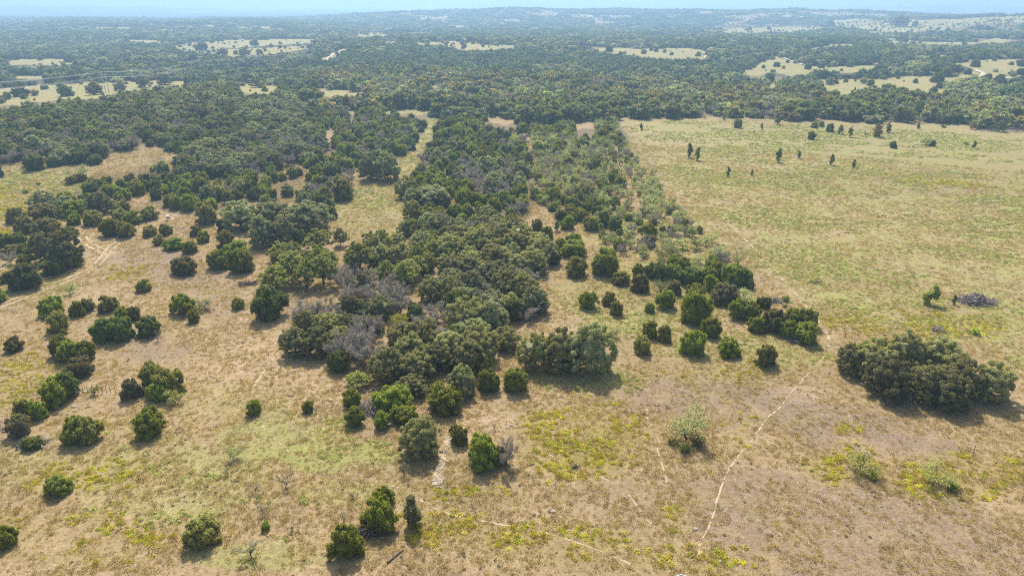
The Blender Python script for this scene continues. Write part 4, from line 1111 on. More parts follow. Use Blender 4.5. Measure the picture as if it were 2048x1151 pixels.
# extra hand drawn stands of oaks inside the central belt: polygon, spacing, mix
STANDS = [
 ([(905, 470), (960, 452), (1040, 468), (1085, 500), (1098, 540), (1080, 585), (1092, 640), (1040, 668), (1005, 715), (950, 735), (930, 690), (925, 635), (902, 580), (892, 520)], 5.0, [('OG', 62, 6, 9, .78), ('OB', 26, 6, 9, .78), ('DG', 7, 5, 6, .8), ('JD', 5, 3.5, 5, 1)], 'the long oak belt'),
 ([(760, 700), (850, 680), (930, 680), (985, 740), (980, 765), (870, 755), (800, 750)], 4.6, [('OG', 80, 6, 8.5, .8), ('JG', 20, 3, 4.5, 1)], 'the mott front'),
 ([(600, 640), (680, 625), (770, 640), (775, 700), (750, 745), (690, 742), (640, 700)], 4.4, [('DG', 55, 4.5, 6.5, .9), ('OG', 25, 4, 6, .8), ('OD', 20, 4, 6, .8)], 'the leafless front of the mott'),
 ([(600, 660), (700, 650), (830, 650), (900, 668), (850, 690), (760, 700), (640, 690)], 4.6, [('OG', 45, 5, 7.5, .8), ('OD', 30, 5, 7, .8), ('DG', 25, 4, 6, .8)], 'the left lobe of the mott'),
 ([(640, 600), (660, 560), (700, 545), (760, 560), (820, 590), (840, 620), (900, 640), (850, 660), (760, 645), (690, 640)], 4.3, [('DG', 62, 4, 6.5, .8), ('OD', 22, 4, 6, .8), ('JD', 10, 3, 4, .9), ('MG', 6, 3, 4, .9)], 'the grey patch of the mott'),
 ([(700, 500), (780, 485), (880, 470), (900, 520), (860, 558), (780, 565), (715, 545)], 5.0, [('LG', 50, 5, 7, .85), ('JD', 20, 3, 4.5, .9), ('OG', 20, 5, 7, .8), ('MG', 10, 3, 4, .9)], 'the mixed stand'),
 ([(800, 470), (880, 445), (1000, 440), (1050, 452), (1000, 470), (900, 482), (840, 490)], 4.6, [('OB', 34, 5, 7.5, .8), ('JG', 26, 3, 5, .9), ('DG', 26, 4, 6, .8), ('JO', 14, 3, 5, .9)], 'the oak belt back'),
 ([(920, 330), (1000, 335), (1050, 350), (1040, 385), (980, 400), (925, 375)], 5.0, [('DG', 50, 5, 7, .8), ('OB', 50, 5.5, 8, .75)], 'the grey thicket patch'),
 ([(350, 320), (420, 300), (520, 262), (600, 262), (632, 300), (610, 330), (480, 352), (390, 355)], 6.0, [('OB', 62, 7, 10, .72), ('DG', 30, 6, 8, .75), ('JD', 8, 4, 6, .9)], 'the blue-green oak mass'),
 ([(500, 215), (580, 200), (612, 230), (600, 262), (520, 262), (470, 250)], 6.5, [('OB', 80, 7, 10, .7), ('DG', 20, 6, 8, .75)], 'the pale rim oaks'),
 ([(560, 515), (640, 505), (670, 530), (660, 560), (580, 560)], 6.0, [('LG', 100, 5, 7, .8)], 'the green oak lobe'),
 ([(1385, 525), (1500, 545), (1500, 570), (1420, 600), (1340, 575), (1300, 545)], 4.0, [('JG', 60, 3, 4.2, .9), ('JD', 25, 3, 4.5, .9), ('MD', 15, 3, 4, .9)], 'the right thicket'),
]
PROPS = []
def grid_pts(x0, x1, y0, y1, sp, rng):
    nx = int((x1 - x0) / sp) + 1; ny = int((y1 - y0) / sp) + 1
    gx, gy = np.meshgrid(x0 + np.arange(nx) * sp, y0 + np.arange(ny) * sp)
    gx = gx + (np.arange(ny) % 2)[:, None] * sp / 2
    return (gx + rng.uniform(-.48, .48, gx.shape) * sp).ravel(), (gy + rng.uniform(-.48, .48, gy.shape) * sp).ravel()
def pick(mix, n, rng, x=None, y=None, sc=24, seed=0, k=.55):
    w_ = np.array([m[1] for m in mix], float); w_ /= w_.sum()
    if x is None or n < 8: return rng.choice(len(mix), n, p=w_)
    v = vnoise(x, y, sc, 200 + seed) + .6 * vnoise(x, y, sc * .4, 210 + seed)
    u = v * k / v.std() + rng.normal(0, 1, n) * (1 - k)
    u = np.argsort(np.argsort(u)) / n
    return np.minimum(np.searchsorted(np.cumsum(w_), u), len(mix) - 1)
def fill(x, y, mix, phr, hscale=1.0, avoid=.34, scale=1.0, lod_far=False):
    global TX, TY, TW
    z = terrain(x, y)
    px, py, dep = project(x, y, z)
    ok = (px > -90) & (px < 2140) & (py < 1250)
    x, y, z, px, py, dep = (a[ok] for a in (x, y, z, px, py, dep))
    # keep off the trees already placed
    if avoid and len(x):
        keep = np.ones(len(x), bool)
        for i in range(0, len(x), 400):
            dd = np.hypot(x[i:i + 400, None] - TX[None, :], y[i:i + 400, None] - TY[None, :])
            keep[i:i + 400] = ~((dd < TW[None, :] * avoid + .9).any(1))
        x, y, z, px, py, dep = (a[keep] for a in (x, y, z, px, py, dep))
    # kinds clump together
    ch = pick(mix, len(x), RNG, x, y, 16, 1)
    base = vnoise(x, y, 26, 31); 
    out = []
    for i in range(len(x)):
        m = mix[ch[i]]
        W = RNG.uniform(m[2], m[3]) * scale
        out.append(dict(x=x[i], y=y[i], z=float(z[i]), W=W, H=W * m[4] * RNG.uniform(.82, 1.15), k=m[0][0], c=m[0], lab=None, grp=phr, px=W * F / dep[i], hand=False))
    return out
for poly, sp, mix, phr in STANDS:
    m = polymask(poly, False) if False else None
    P = np.array([ground(*p)[:2] for p in poly])
    gx, gy = grid_pts(P[:, 0].min(), P[:, 0].max(), P[:, 1].min(), P[:, 1].max(), sp, RNG)
    c = np.zeros(len(gx), bool)
    for k in range(len(P)):
        xa, ya = P[k]; xb, yb = P[(k + 1) % len(P)]
        c ^= ((ya > gy) != (yb > gy)) & (gx < (xb - xa) * (gy - ya) / (yb - ya + 1e-9) + xa)
    new = fill(gx[c], gy[c], mix, phr, avoid=.08 if 'leafless' in phr else .30)
    TREES += new
    TX = np.append(TX, [t['x'] for t in new]); TY = np.append(TY, [t['y'] for t in new]); TW = np.append(TW, [t['W'] for t in new])
FARP = []   # arrays for the far off woods
for zid, (sp, keep, mix, phr) in MIX.items():
    rmax = 760 if zid in (4, 5, 6, 7) else 1500 if zid == 2 else 3900
    gx, gy = grid_pts(-rmax * .8, rmax * .8, 110, rmax, sp, RNG) if rmax < 1600 else (None, None)
    if gx is None:
        # spacing opens with distance; the clumps get wider to match
        gx, gy, gs = [], [], []
        for r0, r1, k in ((330, 900, 1.0), (900, 1700, 1.35), (1700, 2700, 1.9), (2700, 4300, 2.7)):
            a, b = grid_pts(-r1 * .82, r1 * .82, 250, r1, sp * k, RNG)
            rr = np.hypot(a, b); s_ = (rr >= r0) & (rr < r1) & (np.abs(a) < b * .82 + 30)
            gx.append(a[s_]); gy.append(b[s_]); gs.append(np.full(s_.sum(), k))
        gx, gy, gs = map(np.concatenate, (gx, gy, gs))
    else:
        s_ = (np.abs(gx) < gy * .86 + 20); gx, gy = gx[s_], gy[s_]; gs = np.ones(len(gx))
    gz = terrain(gx, gy); px, py, dep = project(gx, gy, gz)
    hh_ = np.minimum(5.5, 3.0 + gs * 2.0)
    top_ok = np.ones(len(gx), bool)
    for fr in (.45, .95):
        qx, qy, _ = project(gx, gy, gz + hh_ * fr)
        top_ok &= (sample(ZONE, qx, qy, 1) != 0) | (qy < 28)
    if zid == 1: top_ok &= ~opening(gx, gy)
    s_ = top_ok & (sample(ZONE, px, py, -1) == zid) & (RNG.random(len(gx)) < keep) & (px > -60) & (px < 2110)
    gx, gy, gz, dep, gs = gx[s_], gy[s_], gz[s_], dep[s_], gs[s_]
    if zid in (4, 5, 6, 7):
        new = fill(gx, gy, mix, phr)
        TREES += new
    else:
        FARP.append((zid, gx, gy, gz, gs, mix, dep))

# choose which stand alone: the 290 of each kind that show largest
byk = {}
for t in TREES: byk.setdefault(NAMES[t['k']][0], []).append(t)
SOLO = []; REST = []
for nm, ts in byk.items():
    ts.sort(key=lambda t: -(t['px'] + (1000 if t['hand'] else 0)))
    lim = 292
    SOLO += ts[:lim]; REST += ts[lim:]
SOLO.sort(key=lambda t: -t['px'])
KW = {'JG': 'green juniper', 'JD': 'dark green juniper', 'JO': 'olive juniper', 'JY': 'yellow-green juniper', 'JR': 'brownish juniper', 'OG': 'grey-green live oak', 'OD': 'dark live oak', 'OB': 'blue-green live oak',
      'LG': 'light green live oak', 'DG': 'grey leafless tree', 'MG': 'pale feathery mesquite', 'MD': 'thin olive mesquite', 'EG': 'green elm', 'EO': 'olive-brown elm', 'EY': 'yellow elm', 'EP': 'pale elm', 'MY': 'yellowish mesquite'}
gr = {}
for t in SOLO:
    if not t['hand']: t['key'] = (t['c'], t['grp']); gr.setdefault(t['key'], []).append(t)
    elif t['grp']: t['key'] = (t['c'], t['grp']); gr.setdefault(t['key'], []).append(t)
for key, ts in gr.items():
    xs = sorted(t['x'] for t in ts); ys = sorted(t['y'] for t in ts); ws = sorted(t['W'] for t in ts)
    n = len(ts)
    for t in ts:
        if n < 3: continue
        a = ('left', 'centre', 'right')[min(2, 3 * xs.index(t['x']) // n)]; b = ('near', 'middle', 'far')[min(2, 3 * ys.index(t['y']) // n)]
        t['where'] = b + ' ' + a; t['sz'] = ('smaller', 'larger')[2 * ws.index(t['W']) // n] if n > 8 else ''
vi = 0
for t in SOLO:
    k = t['k']; W0, H0 = NOM[k]; nm, cat = NAMES[k]
    vi += 1; v = random.randrange(NV[k]); rot = random.uniform(0, 6.28)
    near = t['px'] > 30 or (t['hand'] and t['px'] > 16 and t['y'] < 260)
    kw = KW.get(t['c'], '')
    if t['lab'] and t['grp']: lab = ((t.get('sz', '') + ' ') if t.get('sz') else '') + 'dark round ' + NAMES[k][1] + ' dotting the far fields, ' + t.get('where', 'middle')
    else: lab = t['lab'] or (((t.get('sz', '') + ' ') if t.get('sz') else '') + kw + ' at the ' + t.get('where', 'middle') + ' of ' + t['grp'])
    grp = (NAMES[k][1] + 's dotting the far fields' if t['grp'] else None) if t['lab'] else (kw + 's of ' + t['grp'])
    sc = (t['W'] / W0, t['W'] / W0 * random.uniform(.9, 1.06), t['H'] / H0)
    c = COLS[t['c']] + (1,)
    z = float(terrain(t['x'], t['y']))
    if near:
        r = obj(nm, None, None, (t['x'], t['y'], z)); r.empty_display_size = .5
        cm, tm = lib(k, v, 0)
        cr = obj('crown' if k != 'S' else 'foliage', tinted(cm, COLS[t['c']]), r)
        tr = obj('trunk' if k != 'S' else 'stems', tm, r)
    else:
        r = obj(nm, tinted(lib(k, v, 1)[0], COLS[t['c']]), None, (t['x'], t['y'], z))
    r.rotation_euler = (0, 0, rot); r.scale = sc
    if t['lab'] and 'leaning right' in t['lab']: r.rotation_euler = (0, .35, 0)
    tag(r, lab, cat, grp)

# ------------------------------------------------------------------ countless things: instanced masses
def make_scatter(name, protos, x, y, z, var, rot, scl, label, cat):
    me = bpy.data.meshes.new(name)
    me.vertices.add(len(x)); me.vertices.foreach_set('co', np.stack([x, y, z], 1).astype(np.float32).ravel())
    a = me.attributes.new('pick', 'INT', 'POINT'); a.data.foreach_set('value', np.asarray(var, np.int32))
    a = me.attributes.new('turn', 'FLOAT_VECTOR', 'POINT'); a.data.foreach_set('vector', np.asarray(rot, np.float32).ravel())
    a = me.attributes.new('size', 'FLOAT_VECTOR', 'POINT'); a.data.foreach_set('vector', np.asarray(scl, np.float32).ravel())
    o = obj(name, me)
    g = bpy.data.node_groups.new(name, 'GeometryNodeTree')
    g.interface.new_socket('Geometry', in_out='INPUT', socket_type='NodeSocketGeometry')
    g.interface.new_socket('Geometry', in_out='OUTPUT', socket_type='NodeSocketGeometry')
    gi = g.nodes.new('NodeGroupInput'); go = g.nodes.new('NodeGroupOutput')
    ip = g.nodes.new('GeometryNodeInstanceOnPoints')
    g2i = g.nodes.new('GeometryNodeJoinGeometry')
    for p in reversed(protos):
        oi = g.nodes.new('GeometryNodeObjectInfo'); oi.transform_space = 'ORIGINAL'; oi.inputs['Object'].default_value = p; oi.inputs['As Instance'].default_value = True
        g.links.new(oi.outputs['Geometry'], g2i.inputs[0])
    g.links.new(gi.outputs[0], ip.inputs['Points']); g.links.new(g2i.outputs[0], ip.inputs['Instance'])
    ip.inputs['Pick Instance'].default_value = True
    def na(nm, dt):
        n = g.nodes.new('GeometryNodeInputNamedAttribute'); n.data_type = dt; n.inputs[0].default_value = nm
        return n.outputs[0]
    g.links.new(na('pick', 'INT'), ip.inputs['Instance Index'])
    g.links.new(na('turn', 'FLOAT_VECTOR'), ip.inputs['Rotation'])
    g.links.new(na('size', 'FLOAT_VECTOR'), ip.inputs['Scale'])
    g.links.new(ip.outputs[0], go.inputs[0])
    md = o.modifiers.new('scatter', 'NODES'); md.node_group = g
    struct(o, 'stuff', label, cat)
    return o
def proto(name, me, c, grass=True):
    return bpy.data.objects.new(name, tinted(me, c, grass))
# group far trees by kind name
GROUPS = {}
def push(k_c, x, y, z, W, H, q):
    GROUPS.setdefault((NAMES[k_c[0]][0], q), []).append((k_c, x, y, z, W, H))
for t in REST: push(t['c'], np.array([t['x']]), np.array([t['y']]), np.array([t['z']]), np.array([t['W']]), np.array([t['H']]), 1)
for zid, gx, gy, gz, gs, mix, dep in FARP:
    ch = pick(mix, len(gx), RNG, gx, gy, 60, zid, .6)
    # clumps of one kind
    cl = vnoise(gx, gy, 45, 50 + zid)
    for mi, m in enumerate(mix):
        s_ = ch == mi
        W = RNG.uniform(m[2] * .8, m[3] * 1.25, s_.sum()) * gs[s_] * 1.06
        H = RNG.uniform(m[2] * .7, m[3] * 1.15, s_.sum()) * m[4] * (1 + (gs[s_] - 1) * .25)
        push(m[0], gx[s_], gy[s_], gz[s_], W, H, 2)
# scattered bushes out on the far clearings
gx, gy = grid_pts(-2400, 2400, 380, 3300, 17, RNG)
s_ = np.abs(gx) < gy * .82; gx, gy = gx[s_], gy[s_]; gz = terrain(gx, gy); px, py, dep = project(gx, gy, gz)
zz = sample(ZONE, px, py, -1)
s_ = (RNG.random(len(gx)) < .45 * (vnoise(gx, gy, 90, 91) > .5) + .10) & (px > -50) & (px < 2100) & ((zz == 0) | ((zz == 1) & opening(gx, gy))) & (py < 212)
gx, gy, gz = gx[s_], gy[s_], gz[s_]; Wb = RNG.uniform(1.6, 6, len(gx))
for kc, m_ in (('JD', 0), ('JO', 1), ('OB', 2)):
    q_ = np.arange(len(gx)) % 3 == m_
    push(kc, gx[q_], gy[q_], gz[q_], Wb[q_] * (1.3 if m_ == 2 else 1), Wb[q_] * .75, 2)
FARLBL = {'juniper': 'dark green junipers massed across the distant hills and thickets', 'live_oak': 'grey-green oaks massed across the distant woods', 'elm_tree': 'green and olive-brown elms massed along the creek bottom',
          'bare_tree': 'grey leafless trees mixed through the distant woods', 'mesquite_tree': 'pale mesquites thinly scattered through the scrub'}
for (nm, q), lst in GROUPS.items():
    cs = sorted(set(l[0] for l in lst)); nvq = 3
    pr = []; ix = {}
    for kc in cs:
        ix[kc] = len(pr)
        for v in range(min(nvq, NV[kc[0]])): pr.append(proto(nm, lib(kc[0], v, q)[0], COLS[kc], False))
    X, Y, Z, PV, SC = [], [], [], [], []
    for kc, x, y, z, W, H in lst:
        n = len(x); nv = min(nvq, NV[kc[0]]); W0, H0 = NOM[kc[0]]
        X.append(x); Y.append(y); Z.append(z - .1); PV.append(ix[kc] + RNG.integers(0, nv, n)); SC.append(np.stack([W / W0, W / W0, H / H0], 1))
    X, Y, Z, PV, SC = map(np.concatenate, (X, Y, Z, PV, SC))
    rot = np.zeros((len(X), 3)); rot[:, 2] = RNG.uniform(0, 6.28, len(X))
    base = {'juniper': 'juniper_wood', 'live_oak': 'oak_wood', 'elm_tree': 'elm_wood', 'bare_tree': 'leafless_wood', 'mesquite_tree': 'mesquite_scrub'}.get(nm, nm + '_mass')
    print('scatter', nm, q, len(X))
    make_scatter(base if q == 2 else base.replace('wood', 'thicket'), pr, X, Y, Z, PV, rot, SC,
                 FARLBL.get(nm, 'woody plants') if q == 2 else FARLBL.get(nm, 'woody plants').replace('massed', 'packed').replace('distant woods', 'middle distance woods').replace('distant hills and thickets', 'middle distance thickets').replace('scattered', 'spread'), 'woodland')

# ------------------------------------------------------------------ grass and weeds
def tuft_mesh(name, rng, n, h, spread, wid, lean=.6):
    mb = MB()
    a = rng.uniform(0, 6.28, n); q = np.sqrt(rng.random(n)) * spread
    B = np.stack([q * np.cos(a), q * np.sin(a), np.full(n, -.02)], 1)
    D = np.stack([np.cos(a) * lean * rng.uniform(.2, 1.2, n), np.sin(a) * lean * rng.uniform(.2, 1.2, n), np.ones(n)], 1)
    D = unit(D + rng.normal(0, .25, (n, 3))); D[:, 2] = np.abs(D[:, 2])
    L = h * rng.uniform(.5, 1.15, (n, 1)); sd_ = unit(np.cross(D, rng.normal(size=(n, 3)))) * wid
    V = np.stack([B - sd_, B + sd_, B + D * L], 1)
    mb.add(V.reshape(-1, 3), np.arange(3 * n).reshape(-1, 3))
    return mb.mesh(name, [M_GRASS])
def forb_mesh(name, rng, n, W, H, leaf):
    mb = MB()
    d = unit(rng.normal(size=(n, 3))); d[:, 2] = np.abs(d[:, 2])
    P = d * np.array([W / 2, W / 2, H]) * rng.uniform(.55, 1.05, (n, 1)); P += rng.normal(0, W * .06, P.shape); P[:, 2] = np.abs(P[:, 2])
    leaves(mb, P, unit(d * .35 + np.array([0, 0, 1.0])), leaf, 1.5, rng, 0, .3, .35)
    return mb.mesh(name, [M_GRASS])
rg = np.random.default_rng(5)
tufts = [tuft_mesh('grass_tuft', rg, 30, .25, .27, .028) for _ in range(4)]
forbs = [forb_mesh('forb_clump', rg, 80, .95, .20, .13) for _ in range(4)]
tall = [tuft_mesh('weed_tuft', rg, 60, .6, .3, .022, .35) for _ in range(3)]
def scatter_zone(rmin, rmax, dens, fun, rng):
    """points with density falling with distance"""
    n = int(dens * 0.5 * (rmax ** 2 - rmin ** 2) * R(94))
    r = np.sqrt(rng.uniform(rmin ** 2, rmax ** 2, n)); a = rng.uniform(R(-47), R(47), n)
    x, y = r * np.sin(a), r * np.cos(a); z = terrain(x, y)
    px, py, dep = project(x, y, z)
    ok = (px > -40) & (px < 2090) & (py > 200) & (py < 1190)
    x, y, z, px, py, r = (v[ok] for v in (x, y, z, px, py, r))
    p = fun(x, y, px, py, r)
    ok = rng.random(len(x)) < p
    x, y, z = x[ok], y[ok], z[ok]
    keep = np.ones(len(x), bool)
    for c0 in range(0, len(x), 4000):
        d2 = np.hypot(x[c0:c0 + 4000, None] - TR[None, :, 0], y[c0:c0 + 4000, None] - TR[None, :, 1])
        keep[c0:c0 + 4000] = (d2 > TR[None, :, 2] + .12).all(1)
    return x[keep], y[keep], z[keep]
def do_scatter(name, meshes, cols, pts, smin, smax, label, cat, flat=1.0):
    x, y, z = pts; n = len(x)
    pr = [proto(name, m, c) for c in cols for m in meshes]
    rot = np.zeros((n, 3)); rot[:, 2] = rg.uniform(0, 6.28, n)
    s = rg.uniform(smin, smax, n) * (1 + .5 * sst(120, 320, np.hypot(x, y)))
    print('scatter', name, n)
    make_scatter(name, pr, x, y, z, rg.integers(0, len(pr), n), rot, np.stack([s, s, s * flat], 1), label, cat)
def g_dry(x, y, px, py, r):
    b = sample(BROWN, px, py); p = vnoise(x, y, 2.2, 61) * .5 + vnoise(x, y, 7, 62) * .5
    return np.clip((.3 + 1.2 * (p > .45)) * (1 - .65 * b) * (1 - .6 * np.clip(sample(GREEN, px, py), 0, 1)), 0, 1) * np.clip(100 / r, .2, 1)
do_scatter('dry_grass', tufts, [(.53, .44, .26), (.49, .40, .23), (.45, .365, .20), (.50, .425, .235)], scatter_zone(50, 330, 4.6, g_dry, rg), .6, 1.35, 'tan dry grass covering the slopes and pasture', 'grass')
def g_green(x, y, px, py, r):
    g = sample(GREEN, px, py); p = vnoise(x * .6 + y * .3, y, 3.0, 63) * .4 + vnoise(x * .55 + y * .3, y, 13, 64) * .6
    return np.clip(g * 1.5, 0, 1) * sst(.44, .60, p) * np.clip(130 / r, .25, 1)
do_scatter('green_forbs', forbs, [(.42, .44, .14), (.36, .41, .11), (.46, .46, .18)], scatter_zone(50, 420, 1.9, g_green, rg), .35, 1.05, 'low light green forbs carpeting the weedy patches', 'weeds')
def g_yel(x, y, px, py, r):
    g = sample(YELLOW, px, py); p = vnoise(x, y, 1.8, 65) * .5 + vnoise(x, y, 6, 66) * .5
    return np.clip(g * 1.5, 0, 1) * sst(.45, .6, p)
do_scatter('yellow_weeds', forbs + tall, [(.52, .49, .04), (.42, .42, .05), (.50, .42, .10)], scatter_zone(50, 300, 3.6, g_yel, rg), .4, 1.05, 'yellow-green broomweed in loose patches', 'weeds')
def g_dark(x, y, px, py, r):
    p = vnoise(x, y, 1.5, 67) * .5 + vnoise(x, y, 14, 68) * .5
    return sst(.5, .75, p) * np.clip(90 / r, .1, 1) * .5
do_scatter('brown_weeds', [forb_mesh('low_weed', rg, 60, .55, .22, .08) for _ in range(3)], [(.17, .14, .08), (.21, .16, .10), (.16, .17, .07)], scatter_zone(50, 330, .7, g_dark, rg), .3, .9, 'low dull brown weeds dotting the ground', 'weeds')
# white gravel on the brown slope
gm = MB(); V_, F_ = ico(); gm.add(V_ * np.array([.10, .08, .045]) * (1 + rg.normal(0, .15, (len(V_), 1))), F_)
def g_stone(x, y, px, py, r):
    e = np.exp(-(((px - 1560) / 160) ** 2 + ((py - 1030) / 55) ** 2)) + .5 * np.exp(-(((px - 1420) / 160) ** 2 + ((py - 800) / 30) ** 2)) + .35 * np.exp(-(((px - 1690) / 160) ** 2 + ((py - 850) / 40) ** 2))
    return np.clip(e, 0, 1) * (.2 + .8 * (vnoise(x, y, 3, 69) > .45)) + .01
do_scatter('white_gravel', [gm.mesh('stone', [M_GRAVEL])], [(.68, .65, .6)], scatter_zone(60, 200, 2.6, g_stone, rg), .25, .85, 'small white stones strewn on the brown slope', 'gravel')

# ------------------------------------------------------------------ rocks of the wash
rw = np.random.default_rng(21)
WASH = [(893, 872), (898, 885), (888, 900), (884, 915), (880, 930), (876, 945), (876, 960), (874, 975)]
strip('rocky_wash', [(905, 866)] + WASH + [(872, 985)], 1.0, M_TRAIL2, .8, 0, .5)
for i in range(70):
    t = rw.uniform(0, len(WASH) - 1.001); a = int(t); f = t - a
    px = WASH[a][0] * (1 - f) + WASH[a + 1][0] * f + rw.normal(0, 5.0); py = WASH[a][1] * (1 - f) + WASH[a + 1][1] * f
    gx, gy, gz = ground(px, py)
    V, Fc = ico(); s = rw.uniform(.07, .26)
    V = V * np.array([s, s * rw.uniform(.5, .9), s * .45]) * (1 + rw.normal(0, .1, (len(V), 1)))
    V[:, 2] = np.clip(V[:, 2], -.4 * s, .28 * s)
    mb = MB(); mb.add(V, Fc); o = obj('rock', mb.mesh('rock', [M_ROCK]), None, (gx, gy, gz + .06)); o.rotation_euler = (0, 0, rw.uniform(0, 3))
    tag(o, 'pale limestone slab lying in the rocky wash below the round oak', 'rock', 'rocks in the wash')
LOOSE = [(170, 502, 1.3, 'flat white rock at the right foot of the dark oak pair'), (172, 783, 1.0, 'white rock by the short fence on the left slope'), (792, 430, 1.0, 'pale rock in the middle of the clearing'),
         (785, 408, .8, 'small pale rock up the clearing'), (1373, 790, .5, 'small white rock at the top of the brown slope'), (1440, 1121, .5, 'small white rock at the bottom right of the metal tank'), (1390, 1057, .8, 'flat pale rock between the footpaths'),
         (1022, 850, .7, 'grey rock beside the big wash juniper'), (148, 813, .9, 'pale rock beside the olive juniper on the left'), (1106, 1022, .9, 'low pale rock on the tan slope below the yellow weeds'), (1800, 1040, .4, 'small white rock below the rightmost mesquite')]
for px, py, s, lab in LOOSE:
    gx, gy, gz = ground(px, py)
    V, Fc = ico(); V = V * np.array([s * .5, s * .35, s * .2]) * (1 + rw.normal(0, .09, (len(V), 1)))
    mb = MB(); mb.add(V, Fc); tag(obj('rock', mb.mesh('rock', [M_ROCK]), None, (gx, gy, gz + .05)), lab, 'rock')

# ------------------------------------------------------------------ brush piles and deadwood
def brush(px, py, W, D_, H, n, lab, dark=False, seed=0):
    rb = np.random.default_rng(100 + seed)
    gx, gy, gz = ground(px, py); mb = MB()
    for i in range(n):
        a = rb.uniform(0, 6.28); q = math.sqrt(rb.random())
        c = np.array([q * W / 2 * math.cos(a), q * D_ / 2 * math.sin(a), 0]); top = H * (1 - q ** 1.6)
        c[2] = rb.uniform(.0, 1) * top + .04
        d = unit(np.array([rb.normal(), rb.normal(), rb.normal(0, .28)])); L = rb.uniform(.5, 1.5) * min(1.3, W * .22)
        p = bent(c - d * L, c + d * L, rb, 4, .08); p[:, 2] = np.maximum(p[:, 2], .02)
        mb.tube(p, np.linspace(rb.uniform(.04, .11), .02, 4), 4)
    o = obj('brush_pile', mb.mesh('brush_pile', [M_POST if dark else M_DEADWOOD]), None, (gx, gy, gz)); tag(o, lab, 'brush pile')
brush(1952, 604, 7.2, 4.5, 1.9, 420, 'large grey brush pile heaped in the pasture', seed=1)
brush(1548, 602, 3.2, 2.2, .9, 110, 'small grey brush heap beside the dark thicket juniper', seed=2)
brush(1876, 660, 2.6, 3, .7, 60, 'loose pale branches lying beyond the large oak island', seed=3)
brush(1600, 682, 5, 2.2, .5, 80, 'pale deadwood along the foot of the long thicket tail', seed=4)
brush(496, 568, 4.6, 2.2, .6, 90, 'dark brush heap left of the central oaks', True, 5)
brush(2015, 262, 36, 12, 2.2, 240, 'long grey brush windrow at the far edge of the pasture', seed=6)
brush(62, 888, 4.5, 2.6, .5, 90, 'grey brush under the small bright juniper', seed=7)
brush(745, 815, 4, 6, .8, 150, 'grey brush between the bright junipers and the mott', seed=8)
brush(740, 1062, 4, 2.0, .8, 90, 'dark brush at the foot of the big bright juniper', True, 9)
brush(1630, 565, 3, 1.6, .3, 30, 'scattered twigs on the pasture above the footpath', True, 10)
brush(915, 640, 5, 3, .6, 120, 'grey brush in the shaded hollow of the mott', seed=11)
brush(1155, 978, 0.1, .1, .1, 3, 'small dead stick on the tan slope', True, 12) if False else None
brush(1148, 935, 1.8, 1.2, .25, 26, 'brown dead brush below the yellow weeds', True, 13)
# log lying at the bottom
gx, gy, gz = ground(775, 1125); gx2, gy2, gz2 = ground(806, 1100); mb = MB()
mb.tube(bent((0, 0, .12), (gx2 - gx, gy2 - gy, gz2 - gz + .12), rw, 6, .03), np.linspace(.15, .08, 6), 7, 0, True)
tag(obj('fallen_log', mb.mesh('fallen_log', [M_POST]), None, (gx, gy, gz)), 'dark log lying in the grass at the bottom of the picture', 'log')

# ------------------------------------------------------------------ fence posts
def post(px, py, h, lab, grp=None, r=.045, m=M_POST):
    gx, gy, gz = ground(px, py); mb = MB(); lean = rw.normal(0, .03, 2)
    mb.tube([(0, 0, -.1), (lean[0] * .5, lean[1] * .5, h * .5), (lean[0], lean[1], h)], [r, r, r * .9], 6, 0, True)
    return tag(obj('fence_post', mb.mesh('fence_post', [m]), None, (gx, gy, gz)), lab, 'fence post', grp)
for i, px in enumerate((167, 176, 186, 197, 205, 214, 222, 232)):
    post(px, 784 + i * .3, 1.2, 'thin brown post of the short fence below the thin olive bush', 'posts of the short fence')
post(1945, 911, 1.9, 'single steel post below the right end of the large oak island')
post(2044, 1000, 1.8, 'single steel post by the right edge')
for px, py in ((1583, 578), (1611, 598), (1625, 612), (1545, 540), (1520, 512), (1690, 672)):
    post(px, py, 1.3, 'thin post of the fence line beside the faint footpath', 'posts beside the faint footpath')

# ------------------------------------------------------------------ stock tank at the bottom edge, deer feeder
gx, gy, gz = ground(1364, 1168)
t = tag(obj('stock_tank', None, None, (gx, gy, gz)), 'round metal stock tank with a pale rim, cut by the bottom edge', 'water tank')
def lathe(prof, n=40):
    prof = np.array(prof, float); a = np.arange(n) * 2 * math.pi / n
    V = np.stack([prof[:, 0][:, None] * np.cos(a), prof[:, 0][:, None] * np.sin(a), np.repeat(prof[:, 1][:, None], n, 1)], -1).reshape(-1, 3)
    Fc = [(i * n + k, i * n + (k + 1) % n, (i + 1) * n + (k + 1) % n, (i + 1) * n + k) for i in range(len(prof) - 1) for k in range(n)]
    mb = MB(); mb.add(V, Fc); return mb
obj('wall', lathe([(.72, 0), (.74, .3), (.72, .66), (.69, .66), (.70, .3), (.69, .05), (.01, .05)]).mesh('tank_wall', [M_METAL], True), t)
obj('rim', lathe([(.72, .66), (.77, .67), (.78, .70), (.76, .73), (.70, .73), (.68, .70), (.69, .66)]).mesh('tank_rim', [M_WHITE], True), t)
obj('water', lathe([(.688, .35), (.3, .352), (.005, .35)]).mesh('tank_water', [M_DARK], True), t)
gx, gy, gz = ground(337, 441)
t = tag(obj('deer_feeder', None, None, (gx, gy, gz)), 'small white box feeder on legs at the edge of the bare flat', 'feeder')
mb = MB(); mb.box((0, 0, 1.35), (.95, .8, .55)); obj('hopper', mb.mesh('hopper', [M_WHITE]), t)
mb = MB(); mb.box((0, 0, .85), (.6, .5, .4)); obj('feed_tray', mb.mesh('feed_tray', [M_POST]), t)
